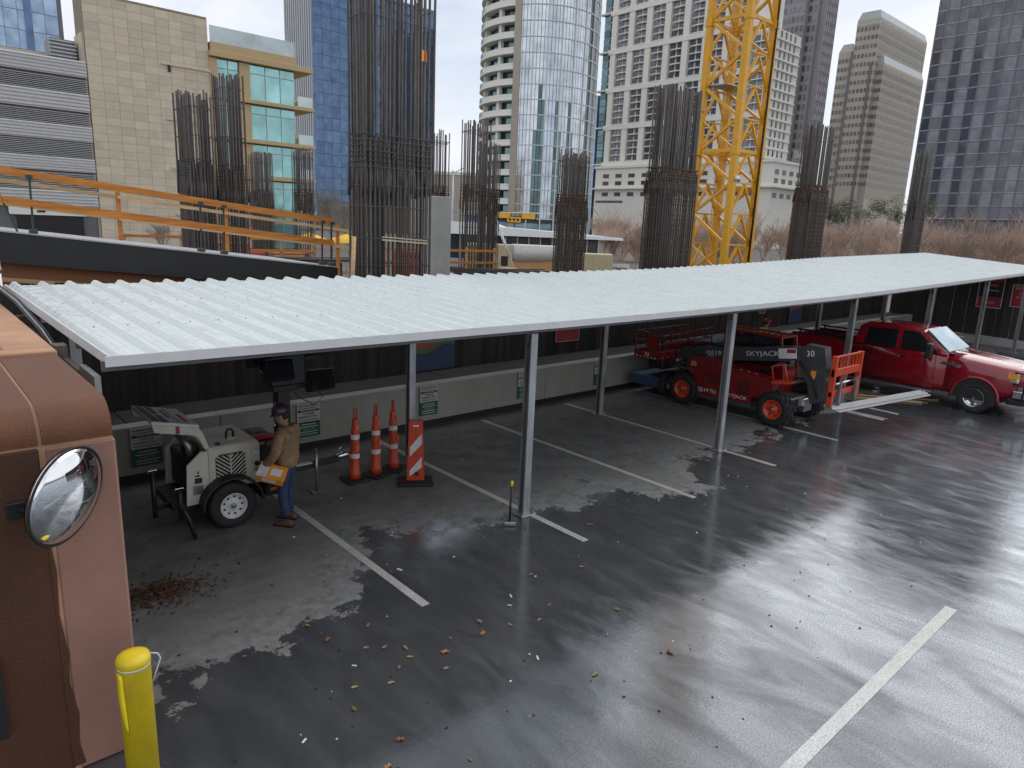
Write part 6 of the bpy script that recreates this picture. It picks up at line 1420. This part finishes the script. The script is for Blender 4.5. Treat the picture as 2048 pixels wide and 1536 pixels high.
for f in range(13):
    MB().box(.2, 17.8, -.55, -.005, 31.5+f*3.25, 31.9+f*3.25).obj('floor_band', 'slab_pale', wt)
    for i in range(4): link('window', sd, wt, (4.2+i*3.2, 0, 31.9+f*3.25), None, (.55, 1, 1))
wnp = MB().box(-.1, .05, -1.6, 1.6, -.75, .75).mesh('window', 'window_shade')
for z in (26.5, 23.5, 19): 
    for i in range(11): link('window', wnp, wt, (-2.06, 1+i*6.9, z))
wns = MB().box(-1.3, 1.3, -.1, .05, -.8, .8).mesh('window', 'window_shade')
for z in (26.5, 23.5, 18.5):
    for i in range(4): link('window', wns, wt, (1+i*5.2, -6.02, z))
MB().box(-2.1, -2.02, 60, 75, 15.5, 16.4).obj('podium_vent', 'window_shade', wt)
text('Deloitte.', 3.2, 'white_paint', wt, (16.5, -6.6, 33), FY, extrude=.05)
MB().box(10.5, 22.5, -6.4, -6.1, 31, 35).obj('sign_board', 'tower_purple', wt)

# grey granite tower with stepped corners
pt = thing('granite_tower', 'tall purple-grey granite tower right behind the crane', 'building', (303, 154, 0))
MB().box(0, 14.5, 0, 18, 0, 115).obj('shaft', 'tower_purple', pt); MB().box(-3, 4, 4, 14, 0, 114).obj('projecting_bay', 'tower_purple', pt); MB().box(2, 12, -2.5, 1, 0, 113).obj('projecting_bay', 'tower_purple', pt)
wnd = MB().box(-.08, .1, -.6, .6, -1.15, 1.15).mesh('window', 'glass_purple'); wn2 = MB().box(-.55, .55, -.08, .1, -1.15, 1.15).mesh('window', 'glass_purple')
s1 = [(-3.05, 5+i*2, 24+j*3.9) for j in range(24) for i in range(5)]+[(-.05, 1.2+i*2, 24+j*3.9) for j in range(24) for i in range(2)]+[(-.05, 14.8+i*1.9, 24+j*3.9) for j in range(24) for i in range(2)]
pieces('window', wnd, pt, s1, 220); pieces('window', wn2, pt, [(3+i*1.6, -2.55, 24+j*3.9) for j in range(24) for i in range(6)], 80)
for i in range(7): MB().box(2.1+i*1.6, 2.3+i*1.6, -2.75, -2.5, 0, 113).obj('rib', 'tower_purple', pt)

# stepped beige towers
st_ = thing('stepped_tower', 'cluster of stepped beige office towers with ribbon windows', 'building', (358, 151, 0))
blocks = [(0, 60, 0, 10.6, 105.5, 'main'), (3.5, 55, -3, 1.0, 86, 'front'), (2, 40, 11.8, 18.5, 93, 'rear')]
wl = MB().box(-.12, .1, -.52, .52, -.85, .85).mesh('window', 'window_mid')
bn_ = {}
spw = []
for x0, x1, y0, y1, h, nme in blocks:
    MB().box(x0, x1, y0, y1, 0, h).obj('block', 'tower_step', st_)
    MB().loft([[(x0, y0, h), (x1, y0, h), (x1, y1, h), (x0, y1, h)], [(x0+1.2, y0+1.2, h+3.6), (x1-1.2, y0+1.2, h+3.6), (x1-1.2, max(y1-1.2, y0+1.4), h+3.6), (x0+1.2, max(y1-1.2, y0+1.4), h+3.6)]]).obj('sloped_crown', 'crown_cap', st_)
    n = max(3, int((y1-y0)/1.65))
    for j in range(int((h-28)/3.9)):
        z = h-4.2-j*3.9
        for i in range(n): spw.append((x0-.02, y0+(i+.5)*(y1-y0)/n, z))
        if nme != 'rear':
            bm_ = MB().box(x0+.6, x1-.6, y0-.1, y0-.01, z-.95, z+.95).obj('ribbon_window', 'window_mid', st_)
rbm = MB().box(-.07, .07, -.16, -.105, 0, 1).mesh('rib', 'tower_step')
for i in range(54): link('rib', rbm, st_, (1.2+i*1.08, 0, 24), None, (1, 1, 80))
for i in range(46): link('rib', rbm, st_, (4.6+i*1.08, -3, 24), None, (1, 1, 61))
pieces('window', wl, st_, spw)
for y in (10.9, 1.3): MB().box(-.3, 2, y-.3, y+.8, 0, 92 if y > 5 else 86).obj('dark_recess', 'tower_dark', st_)
text('LOCKTON', 3.0, 'white_paint', st_, (1.6, 13.2, 41.5), FXm, extrude=.05); text('EmployerDirect', 1.7, 'white_paint', st_, (-.3, 5.2, 103.2), FXm, extrude=.05)

# dark folded tower
dt = thing('dark_tower', 'huge dark grey tower with folded glass bays and thin white floor lines', 'building', (254, 52, 0))
MB().box(1.2, 30, -1, 37.8, 0, 118).obj('core', 'tower_dark', dt)
BW = 5.85
def foldx(i): return (0, .9)[i % 2]
fx = [(foldx(i), i*BW/2) for i in range(14)]
zl = MB()
for j in range(1): pass
pa_, pb_ = [], []
fl_h = 3.9
line = MB().loft([[(x-.12, y, 0), (x+.6, y, 0), (x+.6, y, .34), (x-.12, y, .34)] for x, y in fx]).mesh('floor_line', 'floor_trim')
for j in range(27): link('floor_line', line, dt, (0, 0, 12+j*fl_h))
L_ = math.hypot(BW/2, .9); an = math.atan2(.9, BW/2)
pm_ = MB().box(-.05, .1, -L_/2+.12, L_/2-.12, .3, fl_h-.1).mesh('pane', 'glass_purple')
s1 = []
for j in range(27):
    for i in range(13):
        (xa, ya), (xb, yb) = fx[i], fx[i+1]; s1.append(((xa+xb)/2, (ya+yb)/2, 12+j*fl_h, an*(-1 if xb > xa else 1)))
pieces('pane', pm_, dt, s1)
for i, (x, y) in enumerate(fx): MB().box(x-.2, x+.3, y-.22, y+.22, 0, 118).obj('mullion', 'tower_dark', dt)
MB().box(1.5, 30, -1.2, -1.05, 0, 118).obj('side_glass', 'glass_purple', dt)
